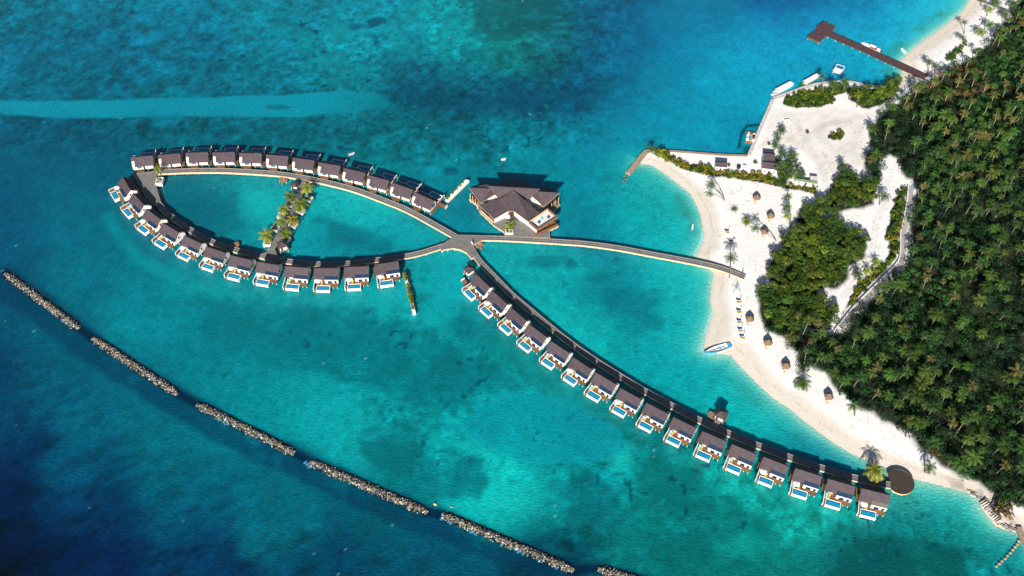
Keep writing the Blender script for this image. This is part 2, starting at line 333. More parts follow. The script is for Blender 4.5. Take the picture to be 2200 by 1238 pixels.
# ------------------------------------------------------------------ sea
WK = np.array([.42,.80,.83]); WOFF = np.array([.0030,.012,.022])
CP = [(0,0,14,119,140),(200,0,10,115,137),(400,0,8,119,143),(600,0,10,127,145),(800,0,14,137,155),(980,0,12,147,157),(1080,0,18,108,110),(1200,0,14,98,112),(1300,0,6,92,124),(1500,0,8,118,152),(1700,0,5,98,148),(1850,0,10,130,172),(2000,0,25,170,198),(2070,0,70,195,212),
(0,100,6,105,130),(200,100,8,105,133),(400,100,6,109,135),(600,100,9,123,143),(800,100,14,137,150),(1000,100,12,149,155),(1090,100,16,118,118),(1200,100,18,105,112),(1300,100,8,92,126),(1400,100,8,110,145),(1500,100,10,135,168),(1650,100,16,150,188),(1750,100,22,160,195),(1850,110,28,172,202),
(0,180,8,107,130),(200,180,8,105,127),(400,180,8,109,129),(600,180,10,115,133),(750,180,12,125,137),(880,190,5,85,107),(1000,200,6,83,105),(1150,190,6,82,108),(1280,200,8,92,125),(1400,200,10,132,158),(1550,200,12,152,180),(1640,180,16,160,188),(1800,160,16,140,170),
(0,300,4,91,115),(150,290,5,91,115),(300,300,5,97,115),(500,290,10,96,112),(700,290,12,102,116),(900,290,12,110,122),(1050,300,12,118,132),(1150,330,10,130,145),(1250,300,10,128,150),(1350,280,12,142,165),(1500,290,10,150,176),(1580,310,8,140,165),
(0,400,5,87,115),(150,400,8,101,123),(240,350,5,91,115),(400,420,12,112,125),(450,390,14,118,132),(550,410,16,150,156),(580,450,18,165,168),(700,440,20,172,172),(800,460,20,170,172),(900,490,16,155,160),(930,370,12,130,142),(970,440,10,122,140),(1250,400,10,132,150),(1350,400,16,145,150),(1420,390,60,175,165),
(0,500,4,85,115),(150,500,7,105,127),(250,520,8,108,125),(420,470,12,112,126),(380,430,10,108,124),(360,400,10,105,122),(470,510,12,120,134),(480,520,14,135,148),(550,500,16,155,160),(660,530,16,140,152),(800,545,15,128,142),(880,530,14,150,158),(1250,470,14,140,150),(1350,470,18,168,172),(1440,440,22,160,158),(1460,510,24,175,176),(1270,500,8,110,138),
(0,580,4,85,113),(150,600,10,109,129),(300,600,10,122,136),(450,620,14,135,140),(600,650,18,150,152),(800,650,20,165,166),(950,580,18,160,166),(950,650,20,165,170),(1130,580,18,160,164),(1220,620,18,162,164),(1290,640,14,138,145),(1340,620,12,128,142),(1450,620,24,178,178),(1500,620,26,178,176),
(0,680,4,83,109),(150,690,8,102,119),(300,700,10,135,147),(450,700,12,122,136),(600,700,12,122,136),(750,710,12,126,136),(900,720,14,140,145),(1020,720,12,125,130),(1250,690,22,180,176),(1350,700,14,142,148),(1450,700,22,172,172),(1490,760,12,160,170),(1120,790,14,130,132),
(0,800,3,63,96),(150,790,5,94,114),(320,800,10,109,126),(450,790,12,128,138),(600,790,14,138,144),(750,790,12,128,136),(900,800,12,118,124),(1050,830,16,148,148),(1420,800,16,160,164),(1550,850,20,170,170),(1350,760,16,158,162),
(0,900,4,67,97),(200,900,4,98,120),(350,920,5,106,122),(100,800,4,90,114),(480,880,12,128,140),(600,880,14,145,150),(720,880,18,165,168),(850,860,16,140,142),(1000,900,14,150,155),(1150,900,14,150,152),(1250,930,12,128,130),(1400,960,12,118,122),(1330,1000,14,142,142),(1650,910,20,168,168),(1770,965,10,120,140),
(0,1000,8,51,84),(200,1000,5,84,112),(400,1010,4,104,122),(600,1020,8,104,120),(750,960,18,158,160),(860,1000,12,118,124),(980,960,16,165,165),(1050,1010,22,182,176),(1150,1010,20,172,168),(1250,1030,12,130,134),(1450,1040,14,140,138),(1600,1060,16,158,150),
(0,1100,11,37,70),(200,1100,8,62,96),(400,1100,4,88,114),(600,1110,6,104,120),(800,1120,6,89,106),(1100,1090,22,178,172),(1200,1110,14,125,128),(1320,1080,16,128,128),(1450,1100,14,118,118),(1600,1140,20,160,148),(1750,1150,24,168,155),(1900,1150,18,150,148),(2020,1100,24,160,152),(2100,1130,24,168,158),(1970,1070,90,180,168),
(0,1220,12,26,58),(200,1220,9,42,78),(400,1220,6,62,96),(700,1220,8,72,98),(950,1220,10,85,108),(1180,1180,6,62,82),(1350,1180,12,115,118),(1500,1200,14,108,106),(1650,1230,20,128,118),(1800,1200,20,96,92),(1900,1200,20,105,100),(2020,1200,22,124,118),(2150,1200,14,120,125),(2190,1230,18,128,130)]
BREAK = [((12,588),(170,706)),((200,727),(384,848)),((424,869),(633,974)),((666,993),(918,1101)),((950,1106),(1233,1226)),((1284,1222),(1400,1256))]
ROWB_PX = [(345,440),(362,463),(403,492),(448,517),(500,536),(556,550),(616,562),(680,568),(744,567),(807,560),(867,552)]
def build_sea():
    xs = np.concatenate([[-6000,-3000,-1500,-800,-450],np.arange(-330,331,.85),[450,800,1500,3000,6000]])
    ys = np.concatenate([[-3000,-1000,-300,0,90],np.arange(125,520,.85),[600,900,1600,3000,8000]])
    X, Y = np.meshgrid(xs, ys)
    Xc = np.clip(X, -330, 330); Yc = np.clip(Y, 125, 520)
    PX, PY = invP(Xc, Yc)
    # wobble the survey a little so that patch edges look grown
    wx = (fbm(Xc, Yc, 22, 101)-.5)*80+(fbm(Xc, Yc, 7, 111)-.5)*30; wy = (fbm(Xc, Yc, 22, 121)-.5)*50+(fbm(Xc, Yc, 7, 131)-.5)*18
    QX = PX+wx; QY = PY+wy
    num = np.zeros(X.shape+(3,)); den = np.zeros(X.shape)+1e-12
    for (a, b, r, g, bl) in CP:
        d2 = ((QX-a)**2+((QY-b)*1.25)**2)/(2*52.0**2)
        w = np.exp(-d2)+1e-5/(1+d2)**2; den += w
        num += w[...,None]*np.array([r, g, bl], float)
    C = num/den[...,None]
    def blend(m, c):
        nonlocal C
        C = C*(1-m[...,None])+np.array(c, float)*m[...,None]
    lum = lambda m, k: C*(1+(k-1)*m[...,None])
    n_s = fbm(Xc, Yc, 3.2, 201, 4, .6); n_m = fbm(Xc, Yc, 9, 211, 4, .6); n_l = fbm(Xc, Yc, 26, 221, 4)
    def poly(pts, soft, wob=1.0):
        return sstep(-soft, soft, sdist(PX+wx*.35*wob, PY+wy*.35*wob, pts))
    # reef flat: coral heads, mottled
    reef = np.maximum(poly([(-60,-60),(1400,-60),(1300,260),(1250,330),(900,380),(620,318),(300,330),(-60,330)], 60)*.9, poly([(1200,900),(1500,960),(2250,1120),(2250,1300),(1150,1300)], 60)*.9)
    reef = np.maximum(reef, poly([(450,640),(900,660),(1000,720),(1150,800),(1200,1050),(900,1020),(650,760)], 40)*.65)
    reef = np.maximum(reef, .22)
    bar = poly([(-60,216),(150,217),(400,209),(600,204),(740,197),(790,200),(818,212),(840,224),(828,233),(800,237),(765,241),(640,250),(400,251),(130,255),(60,247),(-60,241)], 3.0, .45)
    reef = reef*(1-.75*bar)
    C = C*(1-reef*.13*sstep(.42,.80,n_m))[...,None]
    C = C*(1+reef*.14*sstep(.50,.2,n_m))[...,None]
    C = C*(1-reef*.20*sstep(.50,.75,n_s))[...,None]
    n_f = fbm(Xc, Yc, 1.9, 251, 3, .7); C = C*(1+(.16+.32*reef)*(n_f-.5))[...,None]
    C = C*(1+reef*.14*sstep(.45,.25,n_s))[...,None]
    # pale sand patches over the reef flat
    blend(poly([(520,60),(700,40),(980,10),(1010,60),(1050,90),(960,170),(800,190),(620,150)], 50)*.42*sstep(.48,.62,n_m), (22,160,168))
    # darker growths
    blend(poly([(1008,-10),(1022,50),(1068,92),(1180,60),(1215,-10)], 6, .6)*.6*(.6+.8*n_m), (16,92,98))
    blend(poly([(790,200),(830,190),(1000,205),(1200,190),(1300,170),(1260,230),(1000,238),(850,225)], 16)*.42*(.6+.8*n_m), (6,78,104))
    for (a, b, rx, ry, k) in [(797,47,18,9,.75),(757,50,16,8,.5),(600,231,34,7,.6),(845,115,22,8,.35),(610,48,9,6,.4),(452,126,9,5,.4),(865,345,18,6,.5),(967,366,14,9,.5),(1020,113,26,8,.3),(700,113,14,6,.3),
        (740,505,42,22,.55),(810,528,34,12,.45),(690,480,22,10,.4),(430,455,70,30,.35),(1165,566,45,14,.45),(1215,575,14,8,.5),(1290,600,28,10,.4),(1350,650,46,26,.4),(1385,690,26,18,.4),(1330,560,12,5,.5),(1310,640,20,30,.3),(1045,540,14,5,.3),
        (920,640,26,14,.45),(905,665,20,8,.4),(1000,700,24,30,.35),(1010,660,10,12,.3),(1130,880,40,10,.2),(1185,1045,22,16,.4),(1145,1058,10,8,.3),(1170,1075,30,14,.25),(860,985,38,18,.45),(790,930,26,10,.3),(1850,1190,110,48,.45),(2060,1175,60,30,.3),(1960,1120,90,40,.35),(1300,1110,55,30,.35),(1450,1050,60,26,.3),(1410,830,24,8,.2),(1590,800,10,26,.3),
        (1405,300,16,8,.3),(1180,318,18,5,.3),(480,470,90,36,.15)]:
        d = np.hypot((PX+wx*.5-a)/rx, (PY+wy*.5-b)/ry)+(.7*(n_m-.5)+.5*(n_s-.5))*2
        blend(sstep(1.35, .55, d)*k, (6,72,98) if PY.mean() and b < 380 else (12,92,104))
    blend(bar*(.30+.48*sstep(838,700,PX))*(.62+.4*n_l+.36*n_m), (16,146,165))
    blend(bar*sstep(1.2,.5,np.hypot((PX-600)/34,(PY-231)/6)+1.2*(n_s-.5))*.5, (10,92,112))
    # the pale channel below the lower arc and along the long row
    for pts, wd, k, c in [([(235,470),(300,560),(400,610),(520,640),(680,655),(800,655),(930,690),(1010,760),(1100,850)], 14, .35, (20,170,168)),
                       ([(980,905),(1060,975),(1140,1000)], 9, .45, (26,195,182)),([(1260,1000),(1300,950),(1400,1010)],9,.15,(26,190,178))]:
        d = dist_line(PX+wx*.3, PY+wy*.3, pts); blend(np.exp(-(d/wd)**2)*k*(.6+.8*(n_m)), c)
    for pts, sf, k, c in [([(440,640),(600,655),(733,665),(808,679),(898,709),(993,734),(1033,764),(1133,819),(1113,844),(1033,854),(973,879),(923,859),(833,829),(700,800),(560,790),(450,740)], 16, .62, (10,112,120)),
        ([(763,944),(898,959),(893,1000),(858,1020),(783,980)], 9, .62, (12,108,116)),([(923,979),(993,969),(1033,999),(1053,1034),(1043,1079),(993,1069),(933,1054),(903,1019)], 9, .6, (12,110,118)),
        ([(1203,1054),(1233,1019),(1288,1014),(1323,1054),(1333,1094),(1323,1144),(1258,1119),(1208,1129)], 9, .65, (12,108,116)),([(1385,969),(1450,995),(1550,1055),(1650,1115),(1750,1190),(1725,1300),(1250,1300),(1330,1180),(1350,1100),(1370,1040)], 14, .55, (12,112,112)),
        ([(1790,1194),(1840,1159),(1975,1157),(2075,1179),(2090,1300),(1770,1300)], 9, .75, (14,88,90)),([(1200,630),(1330,625),(1400,660),(1420,700),(1340,720),(1300,690),(1280,660),(1230,650)], 12, .35, (12,128,142)),([(690,490),(760,482),(850,505),(840,540),(760,550),(700,530)], 7, .5, (12,118,132)),([(350,410),(430,395),(510,430),(520,480),(470,510),(410,480),(360,440)], 9, .45, (10,104,120))]:
        mk = sstep(-sf, sf, sdist(PX+wx*.45, PY+wy*.45, pts)+(n_m-.5)*sf*2.6+(n_s-.5)*sf*1.6)
        blend(mk*k*(.45+1.1*n_m)*(.7+.6*n_s), c)
    for a, b, rx, ry, k in [(1335,985,34,38,.55),(1120,1070,70,40,.4),(1180,1190,40,16,.2),(1060,960,60,30,.3),(1270,770,50,30,.3),(1150,700,50,50,.25),(1600,1170,60,30,.2),(560,440,40,34,.35)]:
        d = np.hypot((PX+wx*.5-a)/rx, (PY+wy*.5-b)/ry)+.8*(n_s-.5); blend(sstep(1.4, .3, d)*k*(.5+n_s), (34,200,186))
    pan = sdist(PX+wx*.12, PY+wy*.12, [(983,919),(1033,869),(1113,839),(1233,859),(1333,919),(1348,969),(1283,994),(1158,1001),(1083,979),(1003,939)])
    blend(np.exp(-((pan+3)/4.0)**2)*.30*sstep(900,960,PY)*sstep(1250,1150,PX), (10,108,122)); blend(sstep(-4,7,pan)*.68, (14,148,160))
    # deep drop in the south-west
    n_w = fbm(Xc*.4+Yc*.5, Yc*1.3-Xc*.9, 6, 231, 4, .6)
    deep = poly([(-100,700),(60,740),(260,880),(420,980),(700,1110),(1000,1238),(1100,1400),(-100,1400)], 60)
    C = C*(1+deep[...,None]*(.5*(n_w-.5)+.35*(n_m-.5))[...,None])
    blend(sstep(.58,.72,n_w)*deep*.28, (3,35,66))
    # scattered coral heads, crisp and dark
    n_c = vnoise(Xc*.5+5, Yc*.5, 701); n_d = fbm(Xc, Yc, 16, 711, 3)
    blend(sstep(.80,.90,n_c)*sstep(.48,.62,n_d)*np.clip(reef*1.3,.25,1)*.8, (8,70,90))
    blend(sstep(.86,.95,vnoise(Xc*.5+50, Yc*.5, 721))*sstep(.45,.62,n_m)*np.clip(reef,.1,.8)*.35, (40,170,170))
    # rubble skirts of the breakwaters: dark under water
    band = np.full(X.shape, 1e9)
    allpts = [p for s in BREAK for p in s]
    dl = dist_line(PX+wx*.25, PY+wy*.25, allpts)
    al = [(p[0]-12, p[1]+24) for p in allpts]
    ds = dist_line(PX+wx*.35, PY+wy*.35, al)
    ds = ds+16*(n_m-.5)+9*(n_s-.5); dl2 = dl+12*(n_m-.5)+6*(n_s-.5)
    m = np.maximum(sstep(34, 14, ds)*.80, sstep(24, 8, dl2)*.85)
    m *= sstep(-30,30,PX+20)
    spk = sstep(.62,.8,n_s)
    m *= sstep(.15,.42,n_m+.35*(n_s-.5))*.35+.65
    blend(m*.80*(1-.5*spk*n_f*2*.6), (3,60,88))
    blend(sstep(14, 5, dist_line(PX, PY, allpts))*.45, (2,18,40))
    # submerged shade of the lower villa row, painted into the water colour
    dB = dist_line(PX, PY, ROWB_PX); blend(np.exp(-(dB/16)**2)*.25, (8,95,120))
    # harbour weed
    blend(sstep(4.5,1.5,dist_line(PX+wx*.1, PY+wy*.1, [(1636,268),(1605,272),(1592,290),(1586,318)])+2*(n_s-.5))*.7, (8,50,62))
    blend(sstep(14,4,np.hypot(PX-1604,(PY-322))+8*(n_s-.5))*.7, (12,70,62))
    # shore shallows
    sd = -sdist(Xc, Yc, SHORE)
    db = np.minimum(dist_line(Xc, Yc, W_BEACH1), dist_line(Xc, Yc, W_BEACH2))
    isb = db < dist_line(Xc, Yc, W_QUAY)+2
    db = np.where(isb, db, 60)
    dd = db+3.2*(n_l-.5)+1.5*(n_m-.5)
    south = sstep(740, 800, PY)
    blend(np.exp(-(dd/12.0)**2)*.45, (70,185,182))
    seagr = np.exp(-((dd-6.5)/2.6)**2)*sstep(.42,.6,n_m)*sstep(1380,1450,PX)*np.where(PY < 520, .5, .28*sstep(700,780,PY))
    blend(seagr, (52,122,110))
    blend(np.exp(-(dd/5.0)**2)*.68, (150,200,182))
    blend(np.exp(-(dd/2.0)**2)*.85, (205,210,192))
    foam = np.exp(-((db-.7-.8*(n_m-.5))/.38)**2)*sstep(.45,.62,fbm(Xc, Yc, 12, 301, 2))*sstep(1560,1530,PX)*sstep(480,500,PY)+np.exp(-((db-.8)/.5)**2)*.3*sstep(1930,1960,PX)*sstep(130,110,PY)+np.exp(-((db-.5-.7*(n_m-.5))/.32)**2)*.4*sstep(.4,.6,fbm(Xc,Yc,5,303,2))*(PY < 920)
    blend(np.clip(foam,0,1)*.6, (250,252,252))
    # whitecaps: few tiny flecks
    fg = np.random.default_rng(5); ok = np.argwhere((PX > 0) & (PX < 1500) & (PY > 0) & (PY < 1238) & (dl > 14) & (dist_line(PX, PY, ROWB_PX) > 40)); pick = ok[fg.integers(0, len(ok), 60)]
    for a_, b_ in pick: C[a_, b_] = C[a_, b_]*.35+np.array([200.,225,232])*.65*fg.uniform(.5,1)
    bf = (np.abs(dist_line(PX+3,PY-7,allpts)) < 2.0) & (fbm(Xc,Yc,6,410,2) > .64) & (n_s > .5)
    C[bf] = (150,190,215)
    far = sstep(520, 900, np.abs(Y)) ; far = np.maximum(far, sstep(330,800,np.abs(X)))
    C = C*(1-far[...,None])+np.array([6,90,120.])*far[...,None]
    Cl = lin_np(np.clip(C, 0, 255)); Cl = np.maximum(Cl-WOFF, Cl*np.array([.1,.6,.22]))*WK
    ny, nx = X.shape; idx = np.arange(ny*nx).reshape(ny, nx)
    q = np.stack([idx[:-1,:-1], idx[:-1,1:], idx[1:,1:], idx[1:,:-1]], -1).reshape(-1,4)
    m = mat('sea_water', (.02,.2,.25,1), .30, .22, .13, .8, attr=True)
    nt = m.node_tree; L = nt.links.new; b = nt.nodes['Principled BSDF']
    b.subsurface_method = 'BURLEY'; b.inputs['Subsurface Weight'].default_value = .15; b.inputs['Subsurface Radius'].default_value = (.5,1,1.1); b.inputs['Subsurface Scale'].default_value = 6
    tc = nt.nodes.new('ShaderNodeTexCoord')
    mp = nt.nodes.new('ShaderNodeMapping'); mp.inputs['Rotation'].default_value = (0,0,R(28)); mp.inputs['Scale'].default_value = (.6,1.15,1)
    L(tc.outputs['Object'], mp.inputs[0])
    n1 = nt.nodes.new('ShaderNodeTexNoise'); n1.inputs['Scale'].default_value = .95; n1.inputs['Detail'].default_value = 6; n1.inputs['Roughness'].default_value = .62
    L(mp.outputs[0], n1.inputs['Vector'])
    bp = nt.nodes.new('ShaderNodeBump'); bp.inputs['Strength'].default_value = .7; bp.inputs['Distance'].default_value = .6
    L(n1.outputs[0], bp.inputs['Height']); L(bp.outputs[0], b.inputs['Normal'])
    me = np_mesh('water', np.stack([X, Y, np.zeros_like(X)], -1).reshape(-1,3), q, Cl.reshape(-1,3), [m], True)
    o = bpy.data.objects.new('water', me); col.objects.link(o); tag(o, kind='structure')
    # sea bed sheet far below keeps the world closed
build_sea()
# ------------------------------------------------------------------ villas
RA = [(280,339,328,334.5),(338,333.6,387,330),(397.3,329,446.4,327.3),(455.5,328,504,327.3),(513,329,562,330),(571,332.4,619,336.4),(628,339,675.5,345.5),(683.6,349,731,357),(738,361,784.5,372),(791,376.4,835.5,389),(842,392.7,887,408),(890,412.7,932.7,432)]
RB = [(263,380,280.4,408.7),(285.8,415,309.5,441),(314,449,345,472),(349,479,384,500),(395.5,506.4,431.8,523.6),(442.7,530,483.6,543.6),(494.5,548.7,541,560),(552.7,562.7,600,570.5),(612.7,572.4,663,576.4),(674.5,576.4,727,576.7),(739.5,574.5,791,572.4),(804.5,569,856,561.8)]
RC = [(1022,588.5,1053,618.4),(1057,624.5,1090.6,654.7),(1097.5,661,1131.8,690.4),(1137.3,697.3,1175,726),(1184,733.5,1224,760),(1231,768,1272.7,795),(1279.5,800.6,1324.8,827.4),(1333,834.2,1379,859.6),(1388.7,865.8,1436.7,890.5),(1447,896.7,1496.5,920.7),(1509,927,1561.5,949.3),(1573,955,1626,977),(1640.7,982,1695,1003),(1709,1006.7,1767.3,1024.5),(1779.6,1029.3,1838.7,1046.5),(1852.4,1050,1913.5,1065)]
def make_villa():
    t = thing('overwater_villa', 'x', 'villa')
    # roof: two slopes, the entry-side one notched
    m = MB()
    m.slab([(-5.1,0,7),(5,0,7),(5,-3.35,3.95),(-5.35,-3.35,3.95)], .2, 0, 1)
    m.slab([(-5.1,0,7),(-5.1,3.35,3.95),(3.7,3.35,3.95),(3.7,1.3,5.82),(5,1.3,5.82),(5,0,7)], .2, 0, 1)
    m.tube([(-5.12,0,7.0),(5.02,0,7.0)], .1, 6, 0)
    m.build('roof', [M_ROOF, M_DARKWOOD], t)
    # body
    b = MB()
    pr = [(-1.9,1.72),(2.85,1.72),(2.85,4.15),(0,6.72),(-1.9,5.0)]
    b.add([(x,y,z) for x in (-4.45,4.78) for y,z in pr], [(0,1,2,3,4)[::-1],(5,6,7,8,9)]+[(i,(i+1)%5,5+(i+1)%5,5+i) for i in range(5)])
    b.box(-.6,4.80,-3.9,-1.92,1.72,3.95)
    b.add([(x,y,z) for x in (4.2,4.86) for y,z in [(-3.93,1.72),(-3.93,3.98),(-2.9,4.1),(-.02,6.72),(-.02,1.72)]], [(4,3,2,1,0),(5,6,7,8,9)]+[(i,(i+1)%5,5+(i+1)%5,5+i) for i in range(5)])
    b.build('wall', M_WHITE, t)
    a = MB(); a.slab([(-.75,-2.5,4.78),(4.9,-2.5,4.78),(4.9,-4.0,4.15),(-.75,-4.0,4.15)], .12, 0)
    a.build('annex_roof', M_ANNEX, t)
    a = MB(); a.box(-.78,4.93,-4.12,-4.0,3.95,4.2); a.build('fascia', M_WHITE, t)
    # deck
    d = MB(); d.box(-5.0,4.75,-5.65,3.0,1.42,1.7); d.box(-6.0,-4.98,-2.6,3.0,1.45,1.68); d.box(-.2,3.3,2.98,4.5,1.44,1.69); d.box(.9,2.5,4.48,5.6,1.46,1.69)
    d.box(3.3,4.75,3.0,3.5,1.5,1.67)
    d.build('deck', M_WOOD, t)
    # railing kerb on entry deck
    # pool
    p = MB()
    p.box(-3.95,1.65,-7.95,-7.70,.5,2.02); p.box(-3.95,1.65,-5.42,-5.2,.5,2.02); p.box(-3.95,-3.73,-7.70,-5.42,.5,2.02); p.box(1.43,1.65,-7.70,-5.42,.5,2.02)
    p.box(-3.73,1.43,-7.70,-5.42,.6,.8)
    po = p.build('pool', M_WHITE, t)
    w = MB()
    w.add([(-3.72,-7.69,1.86),(1.42,-7.69,1.86),(1.42,-5.43,1.86),(-3.72,-5.43,1.86),(-3.42,-7.42,1.86),(1.2,-7.42,1.86),(1.2,-5.85,1.86),(-3.42,-5.85,1.86)],
          [(0,1,5,4),(1,2,6,5),(2,3,7,6),(3,0,4,7)], 1)
    w.add([(-3.42,-7.42,1.86),(1.2,-7.42,1.86),(1.2,-5.85,1.86),(-3.42,-5.85,1.86)], [(0,1,2,3)], 0)
    w.build('pool_water', [M_POOL, M_POOLEDGE], po)
    # privacy wall
    q = MB(); q.box(-4.98,-4.82,-7.85,-2.2,1.7,3.15,0); q.build('privacy_wall', M_REDWOOD, t)
    q = MB(); q.box(-5.02,-4.78,-8.0,-7.85,.9,3.2,0); q.box(-5.03,-4.77,-7.84,-2.2,3.15,3.22,0); q.build('wall_cap', M_WHITE, t)
    s = MB()
    for i in range(6): s.box(-4.75,-4.05,-6.0-.42*i-.42,-6.0-.42*i,1.45-.3*i,1.53-.3*i)
    s.build('stairs', M_BROWNPOST, t)
    rg = MB()
    for k in range(10):
        a0 = 2*math.pi*k/10; a1 = 2*math.pi*(k+1)/10
        rg.tube([(-4.72,-5.0+.28*math.cos(a0),2.6+.28*math.sin(a0)),(-4.72,-5.0+.28*math.cos(a1),2.6+.28*math.sin(a1))], .1, 5)
    rg.build('life_ring', M_ORANGE, t)
    # openings
    def win(x0,x1,y,z0,z1,nrm,mt=M_GLASS,nm='window'):
        fr = MB(); s_ = -.05 if nrm < 0 else .05
        fr.box(x0-.08,x1+.08,min(y,y+s_),max(y,y+s_),z0-.08,z1+.08); o = fr.build(nm, M_FABW if nm=='window' else M_DARKWOOD, t)
        g = MB(); g.box(x0,x1,min(y+s_,y+s_*1.4),max(y+s_,y+s_*1.4),z0,z1); g.build('pane', mt, o)
    win(-4.2,-1.0,-1.9,1.8,4.1,-1,M_GLASS,'glass_door')
    win(.5,2.3,-3.9,2.0,3.4,-1); win(3.2,4.3,-3.9,2.0,3.5,-1)
    win(.7,2.9,2.85,2.2,3.6,1,M_BLUEGLASS)
    dr = MB(); dr.box(-.75,.15,2.85,2.92,1.72,3.75); dr.build('door', M_DARKWOOD, t)
    def wx(y0,y1,x,z0,z1,sg,mt):
        fr = MB(); fr.box(min(x,x+.05*sg),max(x,x+.05*sg),y0-.08,y1+.08,z0-.08,z1+.08); o = fr.build('window', M_FABW, t)
        g = MB(); g.box(min(x+.05*sg,x+.07*sg),max(x+.05*sg,x+.07*sg),y0,y1,z0,z1); g.build('pane', mt, o)
    wx(-1.2,-.55,4.86,3.6,5.0,1,M_GLASS)
    wx(-1.3,.9,-4.45,2.4,4.4,-1,M_BLUEGLASS)
    for (x,y) in [(-4.6,-5.3),(2.6,-5.3),(4.4,-5.3),(-4.6,2.6),(-1.5,2.6),(4.4,2.6),(0.2,4.2),(2.9,4.2),(4.5,-1.5)]:
        k = MB(); k.cyl(x,y,-1.0,1.43,.15,.13,6); k.build('stilt', M_POST, t)
    for (x,y) in [(-3.7,-7.6),(1.35,-7.6)]:
        k = MB(); k.cyl(x,y,-1.0,.5,.2,.2,6); k.build('stilt', M_POST, t)
    # terrace furniture against the house
    k = MB(); k.box(-3.6,-1.9,-2.6,-2.0,1.7,2.05); k.box(-3.6,-1.9,-2.15,-2.0,2.05,2.5); k.build('built_in_sofa', M_FABW, t)
    k = MB(); k.box(.6,2.4,-4.7,-4.15,1.7,2.1); k.box(3.3,4.0,-4.6,-4.15,1.7,2.2); k.build('built_in_bench', M_REDWOOD, t)
    return t
villa0 = make_villa(); first = True
def make_lounger():
    t = thing('sun_lounger', 'x', 'sun lounger')
    m = MB(); m.box(-.38,.38,-1.0,1.0,.22,.30); m.build('frame', M_WHITE, t)
    m = MB()
    m.slab([(-.34,-.98,.40),(.34,-.98,.40),(.34,.25,.40),(-.34,.25,.40)], .1); m.slab([(-.34,.25,.40),(.34,.25,.40),(.34,.95,.78),(-.34,.95,.78)], .1)
    c = m.build('cushion', M_YEL, t)
    for x in (-.33,.33):
        for y in (-.9,.85):
            k = MB(); k.box(x-.03,x+.03,y-.03,y+.03,0,.22); k.build('leg', M_WHITE, t)
    return t
lg_y = make_lounger(); lg_b = copy_tree(lg_y)
for ch in lg_b.children:
    if ch.name.startswith('cushion'): ch.data = ch.data.copy(); ch.data.materials[0] = M_BLU
lg_w = copy_tree(lg_y)
for ch in lg_w.children:
    if ch.name.startswith('cushion'): ch.data = ch.data.copy(); ch.data.materials[0] = M_NAVY
PROTO_USED = {}
def use(proto, loc, rz, label, group, scale=None, cat=None):
    """the first placing moves the prototype itself, later ones copy it"""
    if PROTO_USED.get(proto.name): o = copy_tree(proto)
    else: o = proto; PROTO_USED[proto.name] = 1
    o.location = loc; o.rotation_euler = (0,0,rz)
    if scale: o.scale = (scale,)*3
    tag(o, label, cat, group)
    return o
def make_parasol(r, h, matl, name='parasol'):
    t = thing(name, 'x', 'parasol')
    m = MB(); n = 16
    vs = [(r*math.cos(2*math.pi*i/n), r*math.sin(2*math.pi*i/n), h-.55) for i in range(n)]+[(0,0,h)]+[(r*.98*math.cos(2*math.pi*i/n), r*.98*math.sin(2*math.pi*i/n), h-.72) for i in range(n)]
    m.add(vs, [(i,(i+1)%n,n) for i in range(n)]+[(i,n+1+i,n+1+(i+1)%n,(i+1)%n) for i in range(n)]+[tuple(range(2*n,n,-1))]); m.build('canopy', matl, t)
    m = MB(); m.cyl(0,0,.1,h-.3,.04,.04,6); m.build('pole', M_GREY, t)
    m = MB(); m.cyl(0,0,0,.12,.3,.3,8); m.build('base', M_GREY, t)
    return t
par0 = make_parasol(1.3, 2.7, M_FABW)
PARB = [1,0,1,0,1,1,1,1,0,1,1,1]; PARC = [0,1,0,0,0,1,0,1,0,0,0,0,1,1,0,1]
for nm, rows in (('A',RA),('B',RB),('C',RC)):
    for i, r in enumerate(rows):
        a = PV(r[0], r[1], 7); b = PV(r[2], r[3], 7); mid = (a+b)/2; ang = math.atan2(b.y-a.y, b.x-a.x); L = (b-a).length
        if nm == 'A': ang += math.pi; L *= .985
        s = min(1.06, max(.95, L/10.1))
        where = {'A': '%s from the planter deck along the upper loop arc', 'B': '%s from the planter deck along the lower loop arc', 'C': '%s from the hub in the long outer row'}[nm] % ORD[i]
        grp = {'A': 'villas along the upper loop arc', 'B': 'pool villas along the lower loop arc', 'C': 'pool villas in the long outer row'}[nm]
        lab = ('dark roofed villa on stilts, ' if nm == 'A' else 'dark roofed pool villa, ')+where
        v = use(villa0, (mid.x, mid.y, 0), ang, lab, grp)
        v.scale = (s, s, 1.0 if s < 1 else 1.0)
        if nm == 'A': continue
        k = {'B': PARB, 'C': PARC}[nm][i]
        wh = {'B': '%s villa from planter deck on lower arc', 'C': '%s villa from hub in long outer row'}[nm] % ORD[i]
        def at(x, y, z=1.7):
            return (mid.x+s*(x*math.cos(ang)-y*math.sin(ang)), mid.y+s*(x*math.sin(ang)+y*math.cos(ang)), z)
        jx = random.uniform(-.15,.15)
        if k: use(par0, at(-3.3+jx, -4.2), ang, 'white round parasol on deck, '+wh, 'parasols on villa decks')
        use(lg_y, at(-3.1+jx, -4.15) if not k else at(-2.0, -4.35), ang+R(random.uniform(-14,10)), 'yellow cushioned lounger on deck, '+wh, 'yellow loungers on villa decks')
        if not k or i % 3: use(lg_b, at(-4.0+jx, -4.1), ang+R(random.uniform(-12,8)), 'pale blue cushioned lounger on deck, '+wh, 'blue loungers on villa decks')
# the last villa has an olive annex roof
for ch in v.children:
    if ch.name.startswith('annex_roof'): ch.data = ch.data.copy(); ch.data.materials[0] = M_ANNEX2; ch['label'] = 'faded olive annex roof'
v['label'] = 'dark roofed pool villa with olive annex roof, last of the long outer row'
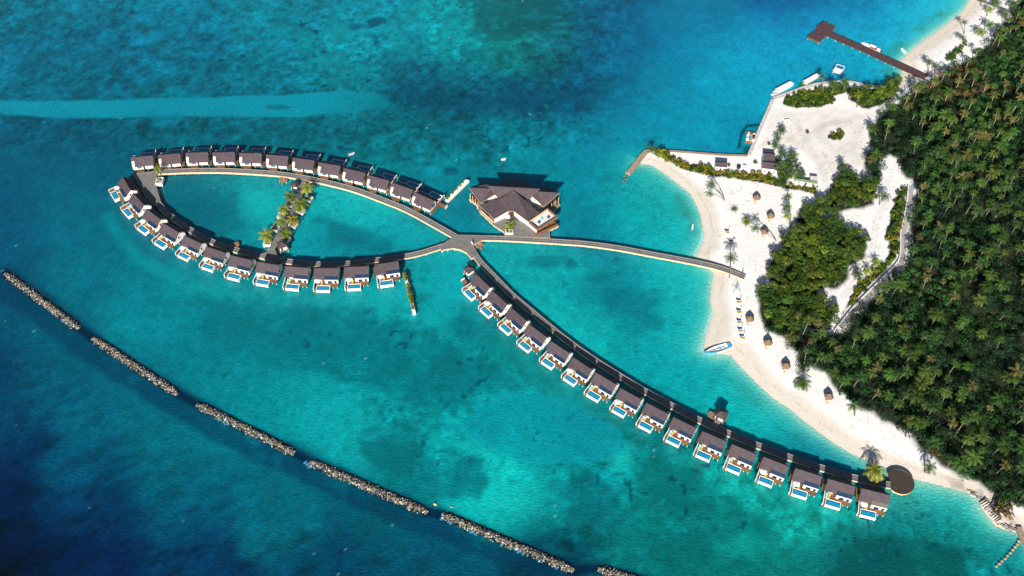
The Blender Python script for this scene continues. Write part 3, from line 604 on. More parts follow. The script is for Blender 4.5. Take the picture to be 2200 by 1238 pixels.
# end villas with a wooden sunbathing platform reaching out
def villa_extra(r, s_off, flip, label):
    a = PV(r[0], r[1], 7); b = PV(r[2], r[3], 7); mid = (a+b)/2; ang = math.atan2(b.y-a.y, b.x-a.x)+(math.pi if flip else 0)
    t = thing('deck_platform', label, 'platform', (mid.x, mid.y, 0), ang)
    m = MB(); m.box(-9.2,-5.1,-4.6,-2.9,1.3,1.62); m.build('boards', M_REDWOOD, t)
    m = MB(); m.box(-9.35,-9.2,-4.7,-2.8,1.0,2.4); m.build('end_screen', M_WHITE, t)
    m = MB(); m.cyl(-8.8,-3.8,-1,1.3,.15,.15,6); m.build('stilt', M_POST, t)
villa_extra(RA[11], 0, True, 'wooden side platform with white end screen beside last upper arc villa')
villa_extra(RC[0], 0, False, 'wooden side platform with white end screen beside first villa of outer row')

# ------------------------------------------------------------------ boardwalks
def ribbon(pts, w):
    pts = [Vector(p[:2]) for p in pts]
    # resample with Catmull-Rom
    out = []
    for i in range(len(pts)-1):
        p0 = pts[max(i-1,0)]; p1 = pts[i]; p2 = pts[i+1]; p3 = pts[min(i+2,len(pts)-1)]
        for k in range(14):
            t = k/14; out.append(.5*((2*p1)+(p2-p0)*t+(2*p0-5*p1+4*p2-p3)*t*t+(3*p1-p0-3*p2+p3)*t**3))
    out.append(pts[-1])
    Lf, Rt = [], []
    for i, p in enumerate(out):
        d = (out[min(i+1,len(out)-1)]-out[max(i-1,0)]).normalized(); n = Vector((-d.y, d.x))
        Lf.append(p+n*w/2); Rt.append(p-n*w/2)
    return out, Lf, Rt
def boardwalk(label, px, w, z=1.7, th=.75, matd=None, post_gap=5.0, name='boardwalk', beam=None, cat='boardwalk', dx=0, dy=0):
    px = [(a+dx, b+dy) for a, b in px]
    t = thing(name, label, cat)
    out, Lf, Rt = ribbon(PP(px, z), w)
    m = MB(); n = len(out)
    vs = [(p.x,p.y,z) for p in Lf]+[(p.x,p.y,z) for p in Rt]+[(p.x,p.y,z-.2) for p in Lf]+[(p.x,p.y,z-.2) for p in Rt]
    if matd is None:
        g_ = np.random.default_rng(n); W = 9; fr = np.linspace(0,1,W); A = np.array([[p.x,p.y] for p in Lf]); B_ = np.array([[p.x,p.y] for p in Rt])
        G = A[:,None]*(1-fr)[None,:,None]+B_[:,None]*fr[None,:,None]; V_ = np.concatenate([G, np.full((n,W,1), z)], -1).reshape(-1,3)
        ix = np.arange(n*W).reshape(n,W); Q_ = np.stack([ix[:-1,:-1],ix[:-1,1:],ix[1:,1:],ix[1:,:-1]],-1).reshape(-1,4)
        tone = (.9+.3*g_.random((n,1)))*np.where(np.isin(np.arange(W),[2,6])[None], .62, np.where(np.arange(W)[None]==4, 1.18, 1.0))*(.9+.2*g_.random((n,W)))
        o_ = bpy.data.objects.new('boards', np_mesh('boards', V_, Q_, (np.array([.155,.152,.155])*tone.reshape(-1,1)), [M_PLANK])); col.objects.link(o_); o_.parent = t; vs = [(a_,b_,c_-.012 if c_ > z-.1 else c_) for a_,b_,c_ in vs]
    m.add(vs, [(i,n+i,n+i+1,i+1) for i in range(n-1)]); m.add(vs, [(2*n+i,2*n+i+1,3*n+i+1,3*n+i) for i in range(n-1)]+[(0,2*n,3*n,n),(n-1,2*n-1,4*n-1,3*n-1)]); m.build('planking', matd or M_DECK, t)
    for side, o in ((Lf, .12), (Rt, -.12)):
        b = MB(); cen = out
        inn = [p+(c-p).normalized()*.15 for p, c in zip(side, cen)]; ou = [p-(c-p).normalized()*.12 for p, c in zip(side, cen)]
        vs = [(p.x,p.y,z+.1) for p in inn]+[(p.x,p.y,z+.1) for p in ou]+[(p.x,p.y,z-th) for p in inn]+[(p.x,p.y,z-th) for p in ou]
        f = []
        for i in range(n-1): f += [(n+i,n+i+1,3*n+i+1,3*n+i),(i+1,i,2*n+i,2*n+i+1),(2*n+i,3*n+i,3*n+i+1,2*n+i+1)]
        f += [(0,n,3*n,2*n),(n-1,3*n-1,4*n-1,2*n-1)]
        b.add(vs, f); b.add(vs, [(i,i+1,n+i+1,n+i) for i in range(n-1)], 1); b.build('edge_beam', [beam or M_CREAM, M_KERB if not beam else beam], t)
    acc = 1.0; k = 0
    pts = []
    for i in range(1, n):
        acc += (out[i]-out[i-1]).length
        if acc > post_gap: acc = 0; pts.append(i)
    for i in pts[:48]:
        for sd in (Lf, Rt):
            q = sd[i]+(out[i]-sd[i]).normalized()*.4
            b = MB(); b.cyl(q.x,q.y,-1.5,z-.22,.16,.16,6); b.build('stilt', M_POST, t)
    return t
def platform(label, px, z=1.7, th=.7, matd=None, name='deck_platform', cat='platform', stilts=True, beam=None):
    t = thing(name, label, cat)
    pts = PP(px, z)
    m = MB(); m.prism(pts, z-.25, z); m.build('planking', matd or M_DECK, t)
    cx = sum(p[0] for p in pts)/len(pts); cy = sum(p[1] for p in pts)/len(pts)
    b = MB(); n = len(pts)
    for i in range(n):
        p, q = Vector(pts[i]), Vector(pts[(i+1)%n]); d = (q-p)
        if d.length < .05: continue
        nn = Vector((d.y,-d.x)).normalized()
        if nn.dot(Vector((cx,cy))-p) > 0: nn = -nn
        b.prism([tuple(p),tuple(q),tuple(q+nn*.12),tuple(p+nn*.12)], z-th, z+.06-.001*i, 0, 1)
    b.build('edge_beam', [beam or M_CREAM, M_KERB if not beam else beam], t)
    if stilts:
        for i in range(n):
            p = Vector(pts[i]); q = p+(Vector((cx,cy))-p).normalized()*.4
            k = MB(); k.cyl(q.x,q.y,-1.5,z-.26,.17,.17,6); k.build('stilt', M_POST, t)
    return t
boardwalk('grey timber boardwalk serving the upper arc of villas', [(330,370),(347,369),(402,366.5),(474.5,366),(547,369.5),(602,374),(654.5,382),(709,393.5),(763.6,408),(818,428),(872.7,450),(927,479),(978,508)], 2.6, th=1.0)
boardwalk('shaded timber boardwalk serving the lower arc of pool villas', [(331,415),(341,438),(364,462),(403,490),(448,516),(500,535),(556,549),(616,561),(680,567),(744,566),(807,559),(867,551),(905,543),(945,530.5),(975,520)], 2.5, z=1.68)
boardwalk('shaded timber boardwalk behind the long outer row of pool villas', [(1010,535),(1020,552),(1034,570),(1062,599),(1098,636),(1140.7,672),(1184,708),(1230,744),(1279,778),(1331,811),(1385,843.5),(1441.5,874),(1501,905),(1565,934),(1630.5,961),(1698,986),(1768,1009),(1839,1030),(1912,1045)], 2.5, z=1.68, dx=2.0, dy=-2.2)
boardwalk('grey timber boardwalk crossing the lagoon to the beach', [(1030,511.5),(1056,511.5),(1097,513),(1152,516),(1207,519.5),(1260,523.5),(1330,533),(1400,546),(1480,561),(1530,571.5),(1565,582),(1600,596)], 2.5, z=1.69, th=.9)
boardwalk('short timber boardwalk between palm planters across the loop', [(580,539),(590,523),(600,507),(626,462),(638,434),(647,409),(656,386)], 2.4, z=1.66)
platform('wide triangular timber deck at the seaward tip of the loop', [(287,374),(310,371),(337,367.5),(333,393),(345,434),(336,441),(324,438),(299,399)], z=1.83)
platform('timber hub deck where four boardwalks meet', [(983,505.2),(1036,506.5),(1036,516),(1018,525.6),(1016.7,534.3),(1019,543),(1022,552),(1013,554.5),(1001.7,542),(989,536.2),(974.5,533),(960,534.8),(948,538),(945,528),(971,512)], z=1.84, th=1.0)
platform('flared timber deck joining planter walk to lower arc boardwalk', [(553,552),(566,545),(576,541),(580,535),(590,536),(595,548),(603,556),(614,563),(585,557)], z=1.81)
for k, (cx, cy, rot, lab) in enumerate([(608,387,-8,'small timber stair landing off upper arc boardwalk'),(504,527,25,'small timber stair landing off lower arc boardwalk'),(1029,526.5,35,'small timber stair landing beside the hub deck'),(1532,893,-25,'small timber stair landing behind the long outer row')]):
    a = P(cx, cy, 1.3); c_, s_ = math.cos(R(rot)), math.sin(R(rot))
    t = thing('stair_landing', lab, 'platform', (a[0],a[1],0), R(rot), 'stair landings with life rings')
    m = MB(); m.prism([(-2.1,1.4),(-1.9,-.7),(-1.0,-1.4),(1.4,-1.4),(2.1,-.4),(1.9,1.4)], 1.15, 1.4); m.build('boards', M_BROWNPOST, t)
    m = MB(); m.box(-.5,.5,-2.6,-1.41,.3,.5); m.box(-.5,.5,-2.0,-1.41,.6,.9); m.build('steps', M_BROWNPOST, t)
    for q in [(-1.7,-.6),(1.7,-.6),(0,-1.1)]:
        m = MB(); m.cyl(q[0],q[1],-1,1.15,.13,.13,6); m.build('stilt', M_POST, t)
    ring = MB()
    for j in range(12):
        a0 = 2*math.pi*j/12; a1 = 2*math.pi*(j+1)/12
        ring.tube([(.35*math.cos(a0),.35*math.sin(a0),1.62),(.35*math.cos(a1),.35*math.sin(a1),1.62)], .13, 5)
    o = ring.build('life_ring', M_ORANGE); o.location = (a[0]+.5*c_, a[1]+.5*s_, 0)
    tag(o, 'orange life ring resting on '+lab.replace('small timber ',''), 'life ring', 'life rings on stair landings')
# round deck at the end of the long row
t = thing('round_deck', 'large round timber deck at the beach end of the outer row', 'platform')
c0 = Vector(P(1934,1035,1.7)); RD = 5.05
m = MB(); m.prism([(c0.x+RD*math.cos(a), c0.y+RD*math.sin(a)) for a in [R(-140+i*7.0) for i in range(41)]], 1.4, 1.74)
m.build('planking', striped('round_deck_boards', (.014,.013,.014,1), (.085,.06,.042,1), .55, 'X', .7, .3), t)
m = MB()
for i in range(40):
    a0, a1 = R(-140+i*7.0), R(-133+i*7.0)
    m.prism([(c0.x+r*math.cos(a), c0.y+r*math.sin(a)) for r, a in ((RD,a0),(RD,a1),(RD+.16,a1),(RD+.16,a0))], 1.0, 1.78, 0, 1)
m.build('edge_beam', [M_CREAM, M_DARKWOOD], t)
for i in range(8):
    a = R(-130+i*38); m = MB(); m.cyl(c0.x+4.7*math.cos(a), c0.y+4.7*math.sin(a), -1.5, 1.4, .2, .2, 6); m.build('stilt', M_POST, t)

# ------------------------------------------------------------------ pavilions
def pavilion(px, py, rot, label, s=1.0):
    a = P(px, py, 4.6)
    t = thing('hip_roof_pavilion', label, 'pavilion', (a[0],a[1],0), R(rot), 'hip roof pavilions', s)
    m = MB(); h = 2.1
    for sg in range(4):
        c_, s_ = math.cos(sg*math.pi/2), math.sin(sg*math.pi/2)
        pts = [(-h,-h,4.0),(h,-h,4.0),(0,0,5.7)]
        m.slab([(x*c_-y*s_, x*s_+y*c_, z) for x,y,z in pts], .15)
    m.build('roof', M_ROOF, t)
    m = MB(); m.box(-1.55,1.55,-1.55,1.55,1.7,4.05); m.build('wall', M_WHITE, t)
    m = MB(); m.box(-2.2,2.2,-2.0,2.4,1.4,1.69); m.build('deck', M_WOOD, t)
    m = MB(); m.box(-1.2,-.3,-1.6,-1.55,1.72,3.6); m.build('door', M_DARKWOOD, t)
    for q in [(-1.7,-1.7),(1.7,-1.7),(-1.7,1.9),(1.7,1.9)]:
        m = MB(); m.cyl(q[0],q[1],-1.2,1.4,.14,.14,6); m.build('stilt', M_POST, t)
    return t
pavilion(632,392,-12,'small hip roof pavilion where planter walk meets upper arc', .85)
pavilion(606,523,22,'small hip roof pavilion where planter walk meets lower arc')
pavilion(1007,576,-48,'small hip roof pavilion beside the first villa of the outer row', .95)
pavilion(1550,888,-32,'small hip roof pavilion behind the middle of the outer row', 1.05)
boardwalk('short plank link from outer row boardwalk to hip roof pavilion', [(1530,921),(1544,903)], 1.8, z=1.64, post_gap=50)

# ------------------------------------------------------------------ over-water restaurant
def restaurant():
    t = thing('overwater_restaurant', 'large over-water restaurant with folded dark roofs and roof terrace', 'restaurant')
    q = lambda x, y, z: tuple(P(960+x/7.283, 370+y/7.283, z))+(z,)
    a=q(630,218,11.5); b=q(1460,265,11.5); c=q(1025,110,3.2); d=q(1150,115,3.2); e=q(800,402,6.2); f=q(1285,425,6.2)
    m = MB(); m.slab([a,b,d,c], .3, 0, 1); m.slab([a,e,f,b], .3, 0, 1); m.tube([a,b],.14); m.build('roof', [M_ROOF, M_DARKWOOD], t)
    La=q(340,240,8.8); Lm=q(700,262,8.8); Lb=q(598,165,3.5); Lb2=q(700,205,3.5); Lf=q(530,485,4.6); Lf2=q(760,345,5.2)
    m = MB(); m.slab([La,Lm,Lb2,Lb], .25, 0, 1); m.slab([La,Lf,Lm], .25, 0, 1); m.slab([Lf,Lf2,Lm], .25, 0, 1); m.build('wing_roof', [M_ROOF, M_CREAM], t)
    Ra=q(1765,325,8.8); Rm=q(1400,300,8.8); Rb=q(1550,220,3.5); Rb2=q(1450,250,3.5); Rf=q(1515,540,4.6); Rf2=q(1330,375,5.2)
    m = MB(); m.slab([Ra,Rm,Rb2,Rb], .25, 0, 1); m.slab([Ra,Rf,Rm], .25, 0, 1); m.slab([Rf,Rf2,Rm], .25, 0, 1); m.build('wing_roof', [M_ROOF, M_CREAM], t)
    g=q(1040,290,10.6); h=q(500,515,5.4); i_=q(740,737,4.6); hc=q(790,440,7.6); j=q(960,612,5.9); j2=q(1045,612,5.9); k=q(1290,790,4.6); l=q(1435,625,5.2); gl=q(985,325,9.9); gr=q(1095,328,9.9)
    m = MB()
    m.slab([hc,h,i_], .25, 0, 1); m.slab([hc,i_,j], .25, 0, 1); m.slab([gl,hc,j], .25, 0, 1); m.slab([gl,j,j2,gr], .25, 0, 1); m.slab([g,gl,gr], .25, 0, 1)
    m.slab([gr,j2,k], .25, 0, 1); m.slab([gr,k,l], .25, 0, 1)
    m.build('entrance_roof', [M_ROOF, M_CREAM], t)
    # deck under everything
    deck = [(-19.6,321.5),(-15.6,317.4),(-14.6,313.8),(-8,305.5),(-3.4,301.6),(-3.3,299.3),(10.2,298.6),(16.8,298.2),(16.5,302.5),(20.9,305.2),(17,310.5),(21.8,318.5),(16,326),(3,331),(-12,328.5)]
    m = MB(); m.prism(deck, 1.3, 1.66); m.build('deck', M_DECK, t)
    m = MB()
    for n in range(len(deck)):
        p, r_ = Vector(deck[n]), Vector(deck[(n+1)%len(deck)]); dd = r_-p; nn = Vector((dd.y,-dd.x)).normalized()
        if nn.dot(Vector((1,313))-p) > 0: nn = -nn
        m.prism([tuple(p),tuple(r_),tuple(r_+nn*.15),tuple(p+nn*.15)], .9, 1.72-.002*n)
    m.build('edge_beam', M_CREAM, t)
    for (x,y) in [(-19,321),(-15.8,317.2),(-14,313.5),(-12,311),(-10,308.4),(-8,306.2),(-5.8,304),(-3.6,302),(16.3,298.8),(12.5,299),(20.2,305.2),(18.2,304),(21.2,318.3),(18.6,315.5),(15.5,325),(-12,327.5)]:
        s = MB(); s.cyl(x,y,-1.5,1.3,.18,.18,6); s.build('stilt', M_POST, t)
    # walls
    m = MB(); m.prism([(-12.5,320.5),(-6,318),(-1.3,311.6),(1.1,311.6),(7,317.2),(14.5,318.6),(13,324.5),(3,328.5),(-9,326.5)], 1.66, 4.5); m.prism([(-8,320.6),(8,320),(4,327.5),(-1,327.5)], 4.5, 5.0); m.build('wall', M_WHITE, t)
    def wallseg(x0,y0,x1,y1,z0,z1,th,mt,nm):
        p, r_ = Vector((x0,y0)), Vector((x1,y1)); dd = (r_-p).normalized(); nn = Vector((-dd.y,dd.x))*th
        s = MB(); s.prism([tuple(p),tuple(r_),tuple(r_+nn),tuple(p+nn)], z0, z1); return s.build(nm, mt, t)
    wallseg(-7.9,307.0,-1.9,311.0,1.66,4.7,.3,M_WHITE,'entrance_wall'); wallseg(1.2,311.0,7.6,304.9,1.66,4.7,.3,M_WHITE,'entrance_wall')
    wallseg(7.6,304.9,10.9,300.9,1.66,3.6,.3,M_WHITE,'entrance_wall')
    wallseg(-1.4,311.3,.9,311.3,1.66,4.4,.15,M_DARKWOOD,'door')
    wallseg(-14.2,313.9,-8.4,306.6,1.66,2.9,.15,M_CREAM,'balustrade'); wallseg(-10.2,309.0,-8.2,306.4,1.66,4.2,.2,M_REDWOOD,'screen_wall')
    for (x0,y0,x1,y1) in [(-19.1,321.3,-15.5,317.6),(21.2,318.6,16.4,314.6)]:
        wallseg(x0,y0,x1,y1,1.66,2.6,.12,M_REDWOOD,'balustrade')
        for f_ in (0,.33,.66,1):
            s = MB(); s.box(x0+(x1-x0)*f_-.12,x0+(x1-x0)*f_+.12,y0+(y1-y0)*f_-.12,y0+(y1-y0)*f_+.12,1.66,4.2+1.6*(1-f_)); s.build('post', M_CREAM, t)
    wallseg(-18.2,322.5,-14.2,318.8,1.66,4.6,.2,M_DARKWOOD,'screen_wall'); wallseg(20.0,320.5,16.0,317.0,1.66,4.6,.2,M_DARKWOOD,'screen_wall')
    # roof terrace
    T = [Vector(P(960+x/7.283,370+y/7.283,6)) for x,y in ((1580,565),(1735,690),(1420,890),(1280,770))]
    m = MB(); m.prism([tuple(p) for p in T], 4.7, 5.0, 0); m.build('terrace_floor', mat('pale_paving', (.62,.60,.55,1), .7, .2, .2, 2), t)
    cen = sum(T, Vector((0,0)))/4
    for n in range(4):
        p, r_ = T[n], T[(n+1)%4]; dd = (r_-p).normalized(); nn = Vector((-dd.y,dd.x)); nn = nn if nn.dot(cen-p) > 0 else -nn
        s = MB(); s.prism([tuple(p),tuple(r_-dd*.0),tuple(r_+nn*.45),tuple(p+nn*.45)], 4.4, 6.0-.003*n)
        if n != 3: s.build('parapet', M_REDWOOD, t)
        else: s.build('parapet', M_CREAM, t)
    u = (T[1]-T[2]).normalized(); w_ = (T[3]-T[2]).normalized(); o = T[2]
    s = MB(); s.prism([tuple(o+u*.5+w_*.5),tuple(o+u*11.2+w_*.5),tuple(o+u*11.2+w_*1.6),tuple(o+u*1.8+w_*1.6),tuple(o+u*1.8+w_*5.2),tuple(o+u*.5+w_*5.2)], 5.0, 5.06); s.build('terrace_pool', M_POOL, t)
    for (a_,b_) in [(1.5,.8),(4.5,.8),(7.5,.8),(10.5,.8)]:
        p = o+u*a_+w_*b_; s = MB(); s.box(p.x-.12,p.x+.12,p.y-.12,p.y+.12,1.66,4.7); s.build('post', M_DARKWOOD, t)
    # lower slatted balustrade
    p0, p1 = Vector((10.5,299.0)), Vector((20.7,305.2)); dd = (p1-p0); n_ = 22; s = MB()
    nn = Vector((-dd.y,dd.x)).normalized()
    for z0 in (1.66,2.2,3.1): s.prism([tuple(p0),tuple(p1),tuple(p1+nn*.1),tuple(p0+nn*.1)], z0, z0+.16)
    for i in range(n_):
        a0 = p0+dd*(i/n_); a1 = p0+dd*((i+.72)/n_); s.prism([tuple(a0+nn*.02),tuple(a1+nn*.02),tuple(a1+nn*.08),tuple(a0+nn*.08)], 1.7, 3.2)
    s.build('slat_balustrade', M_REDWOOD, t)
    s = MB(); s.prism([(10.5,299.6),(20.3,305.6),(16.2,310.8),(7.9,304.6)], 1.665, 1.70); s.build('lower_terrace_floor', M_WOOD, t)
    s = MB(); s.prism([(9.5,306.5),(14.0,309.5),(12.5,312),(8.5,309)], 1.70, 4.6); s.build('bar_wall', M_DARKWOOD, t)
    # tables on the terrace
    for (a_,b_,mt,nm,lab) in [(3.6,3.0,M_NAVY,'terrace_sofa','dark blue sofa nearest the corner of the roof terrace'),(5.6,3.6,M_BLU,'terrace_daybed','pale blue daybed in the middle of the roof terrace'),(8.8,2.6,M_NAVY,'terrace_table','dark table at the far end of the roof terrace')]:
        p = o+u*a_+w_*b_; s = MB(); s.box(-.6,.6,-.35,.35,.12,.42); s.box(-.6,.6,.2,.35,.42,.8); x = s.build(nm, mt); x.location = (p.x,p.y,5.0); x.rotation_euler = (0,0,math.atan2(u.y,u.x)); tag(x, lab, nm.split('_')[1])
        s = MB(); [s.box(xx-.05,xx+.05,yy-.05,yy+.05,0,.12) for xx in (-.5,.5) for yy in (-.28,.28)]; s.build('leg', M_GREY, x)
restaurant()
p = PV(1094,472,1.7)
s = MB(); s.box(-1.1,1.1,-.5,.5,0,.5); s.box(-.9,.9,-.35,.35,.5,.9,0); bg = s.build('golf_buggy', M_HULLW); bg.location = P(1091,469,1.7)+(1.95,); tag(bg, 'white buggy parked in restaurant forecourt', 'buggy')
s = MB(); s.box(-.8,.8,-.55,.55,1.35,1.42); [s.box(x-.03,x+.03,y-.03,y+.03,.5,1.35) for x in (-.7,.7) for y in (-.45,.45)]; s.build('canopy', M_FABW, bg)
for xx in (-.7,.7):
    for yy in (-.5,.5):
        s = MB(); s.tube([(xx,yy-.06,-.03),(xx,yy+.06,-.03)], .22, 8); s.build('wheel', M_DARK, bg)
# ------------------------------------------------------------------ foliage generators
def leaf_cloud(cen, rad, n, size, base, var=.35, yel=.15, zmin=-.25, flat=1.0, seed=1):
    """cen (k,3), rad (k,3): n leaf clumps on each ellipsoid; returns verts, quads, colours"""
    g = np.random.default_rng(seed); k = len(cen); N = k*n
    c = np.repeat(cen, n, 0); r = np.repeat(rad, n, 0)
    z = g.uniform(zmin, 1, N); ph = g.uniform(0, 2*np.pi, N); rr = np.sqrt(np.maximum(1-z*z, 0))
    d = np.stack([rr*np.cos(ph), rr*np.sin(ph), z], -1)
    shell = 1-.35*g.random(N)**2
    p = c+d*r*shell[:,None]
    nrm = d*flat+g.normal(0, .45, (N,3)); nrm[:,2] += .35; nrm /= np.linalg.norm(nrm, axis=1)[:,None]
    t = np.cross(nrm, g.normal(0,1,(N,3))); t /= np.linalg.norm(t, axis=1)[:,None]; b = np.cross(nrm, t)
    s = size*g.uniform(.6, 1.3, N)[:,None]
    V = np.stack([p-t*s*.5, p-b*s*.34+nrm*s*.08, p+t*s*.5, p+b*s*.34+nrm*s*.08], 1).reshape(-1,3)
    Q = np.arange(N*4).reshape(N,4)
    bs = np.repeat(np.asarray(base, float).reshape(-1,3) if np.ndim(base) > 1 else np.tile(base, (k,1)), n, 0)
    cc = bs*g.uniform(1-var, 1+var, N)[:,None]
    yy = (g.random(N) < yel)[:,None]; cc = np.where(yy, cc*np.array([1.7,1.35,.8]), cc)
    return V, Q, np.repeat(cc, 4, 0)
def frond_crown(nf, Lf, seed, base, e_hi=72, e_lo=-25, droop=85, dens=11):
    g = np.random.default_rng(seed); Vs = []; Cs = []
    for i in range(nf):
        u = (i+.5)/nf; az = i*2.39996+g.uniform(-.25,.25)
        e0 = R(e_hi+(e_lo-e_hi)*u**.85+g.uniform(-6,6)); L = Lf*(.78+.3*math.sin(math.pi*min(1,u*1.15)))*g.uniform(.9,1.08)
        dr = R(droop)*g.uniform(.8,1.15); ns = 8
        p = np.array([0,0,0.]); pts = [p]; ds = []
        for k in range(ns):
            e = e0-dr*((k+.5)/ns)**1.2
            d = np.array([math.cos(az)*math.cos(e), math.sin(az)*math.cos(e), math.sin(e)]); ds.append(d); p = p+d*L/ns; pts.append(p)
        side = np.array([-math.sin(az), math.cos(az), 0]); tw = g.uniform(-.35,.35)
        tone = np.array(base)*g.uniform(.75,1.25)
        if u > .8 and g.random() < .5: tone = np.array([.14,.09,.028])*g.uniform(.7,1.2)
        for k in range(ns):   # rachis
            w = .055*(1-k/ns)+.015; up = np.array([0,0,.03])
            Vs += [pts[k]-side*w+up, pts[k+1]-side*w*.8+up, pts[k+1]+side*w*.8+up, pts[k]+side*w+up]; Cs += [tone*1.5]*4
        for sg in (-1,1):
            for j in range(dens):
                s_ = .10+.90*(j+g.uniform(0,.5))/dens; q = s_*ns; k = min(int(q), ns-1); f = q-k
                o = pts[k]*(1-f)+pts[k+1]*f; d = ds[k]; nup = np.cross(side, d); nup = nup if nup[2] > 0 else -nup
                ll = L*.30*(math.sin(math.pi*(.16+.78*s_))**.7)*g.uniform(.85,1.15)
                dr2 = sg*side*.86+d*.62-nup*(.32+sg*tw*.4); dr2 = dr2/np.linalg.norm(dr2)
                w = L*.052*g.uniform(.8,1.2)
                tip = o+dr2*ll+np.array([0,0,-.10*ll])
                Vs += [o-d*w*.5, o+d*w*.5, tip+d*w*.22, tip-d*w*.10]; Cs += [tone*g.uniform(.85,1.2)]*4
    V = np.array(Vs); return V, np.arange(len(V)).reshape(-1,4), np.array(Cs)
CROWNS = []; CROWN_RAW = []
for i in range(7):
    base = [(.044,.084,.014),(.034,.080,.013),(.070,.094,.016),(.028,.072,.014),(.048,.088,.015),(.088,.086,.024),(.024,.064,.014)][i]
    raw = frond_crown([17,20,16,19,22,15,18][i], 3.05, 50+i, base, [70,62,75,68,58,72,66][i], [-25,-40,-15,-30,-45,-30,-20][i], [88,80,95,85,78,92,88][i])
    CROWN_RAW.append(raw); CROWNS.append(np_mesh('palm_crown', *raw, [M_FROND]))
CROWNS_Y = [np_mesh('palm_crown', *frond_crown(nf, 3.05, 80+i, b_, 68, -35, 84, 12), [M_FROND]) for i, (nf, b_) in enumerate([(20,(.15,.165,.014)),(18,(.12,.155,.014)),(22,(.19,.165,.016))])]
def trunk_mesh(h, lean, r0=.2, seed=0):
    m = MB(); g = random.Random(seed); pts = []; n = 7
    for i in range(n+1):
        t = i/n; pts.append((lean[0]*t**1.5, lean[1]*t**1.5, h*t))
    m.tube(pts, [r0*(1.25-.55*i/n) if i else r0*1.7 for i in range(n+1)], 7)
    me = bpy.data.meshes.new('trunk'); me.from_pydata(m.v, [], m.f); me.materials.append(M_BARK); me.polygons.foreach_set('use_smooth', [True]*len(m.f)); return me
TRUNKS = [(trunk_mesh(8.0, l, .17, i), l) for i, l in enumerate([(.4,.3),(-.9,.5),(.8,-.7),(1.6,.4),(-.3,-1.4)])]
def palm(base, h, rz, cs, label, group, var=None, lean=None, name='palm_tree'):
    t = thing(name, label, 'palm', base, 0, group)
    if lean is None:
        me, l = random.choice(TRUNKS); k = h/8.0
        tr = bpy.data.objects.new('trunk', me); tr.scale = (k*.9+.1, k*.9+.1, k); lx, ly = l[0]*tr.scale[0], l[1]*tr.scale[1]
        tr.rotation_euler = (0,0,rz); top = (lx*math.cos(rz)-ly*math.sin(rz), lx*math.sin(rz)+ly*math.cos(rz), h)
    else:
        tr = bpy.data.objects.new('trunk', trunk_mesh(h, lean, .17)); top = (lean[0], lean[1], h)
    col.objects.link(tr); tr.parent = t
    cr = bpy.data.objects.new('crown', (CROWNS+CROWNS_Y)[random.randrange(7) if var is None else var]); col.objects.link(cr); cr.parent = t
    cr.location = (top[0], top[1], top[2]-.05); cr.rotation_euler = (random.uniform(-.12,.12), random.uniform(-.12,.12), random.uniform(0,6.28)); cr.scale = (cs, cs, cs*random.uniform(.85,1.1))
    return t
def palm_px(cx, cy, h, cs, label, group, base=None, var=None, z0=.95, name='palm_tree'):
    c = P(cx, cy, z0+h)
    if base: b = P(base[0], base[1], z0)
    else: b = (c[0]+random.uniform(-.5,.5), c[1]+random.uniform(-.5,.5))
    return palm((b[0], b[1], z0), h, 0, cs, label, group, var, (c[0]-b[0], c[1]-b[1]), name)
# broadleaf crowns
def tree_mesh(seed, r, base, nl=9, nq=62, size=.52, yel=.15, h=1.0):
    g = np.random.default_rng(seed)
    c = np.zeros((nl,3)); rd = np.zeros((nl,3))
    for i in range(nl):
        if i == 0: c[i] = (0,0,r*.35); rd[i] = (r*.62,r*.62,r*.5*h)
        else:
            a = i*2.4+g.uniform(-.4,.4); q = r*g.uniform(.35,.68); c[i] = (q*math.cos(a), q*math.sin(a), r*g.uniform(-.05,.38)*h); s = r*g.uniform(.22,.40); rd[i] = (s,s,s*.85)
    tones = np.array([np.array(base)*g.uniform(.7,1.35) for _ in range(nl)])
    V, Q, C = leaf_cloud(c, rd, nq, size, tones, .38, yel, -.35, 1.0, seed+9)
    return np_mesh('tree_crown', V, Q, C, [M_LEAF])
T_DARK = [tree_mesh(300+i, 2.9, b, 15, 60, .42, .16) for i, b in enumerate([(.032,.072,.010),(.045,.080,.010),(.024,.062,.013),(.060,.090,.011),(.034,.068,.011)])]
T_BRIGHT = [tree_mesh(330+i, 2.9, b, 14, 60, .45, .25) for i, b in enumerate([(.055,.105,.012),(.07,.108,.012),(.042,.092,.014)])]
T_YEL = [tree_mesh(350+i, 1.5, b, 6, 46, .42, .4) for i, b in enumerate([(.125,.135,.014),(.075,.115,.012),(.15,.12,.016)])]
T_SHRUB = [tree_mesh(370+i, 1.5, b, 6, 46, .42, .15) for i, b in enumerate([(.038,.085,.012),(.028,.065,.012),(.055,.092,.012)])]
T_BROWN = [tree_mesh(390+i, 2.9, b, 9, 60, .5, .1) for i, b in enumerate([(.09,.06,.022),(.075,.058,.022)])]
BOLE = {}
def bole(h):
    k = round(h*2)/2
    if k not in BOLE:
        m = MB(); m.tube([(0,0,0),(.1,0,k*.5),(0,.1,k)], [.24,.17,.12], 6); m.tube([(.1,0,k*.5),(.8,.3,k*.95)], [.1,.06], 5); m.tube([(.1,0,k*.55),(-.6,.5,k*.95)], [.1,.06], 5)
        me = bpy.data.meshes.new('bole'); me.from_pydata(m.v, [], m.f); me.materials.append(M_BARK); BOLE[k] = me
    return BOLE[k]
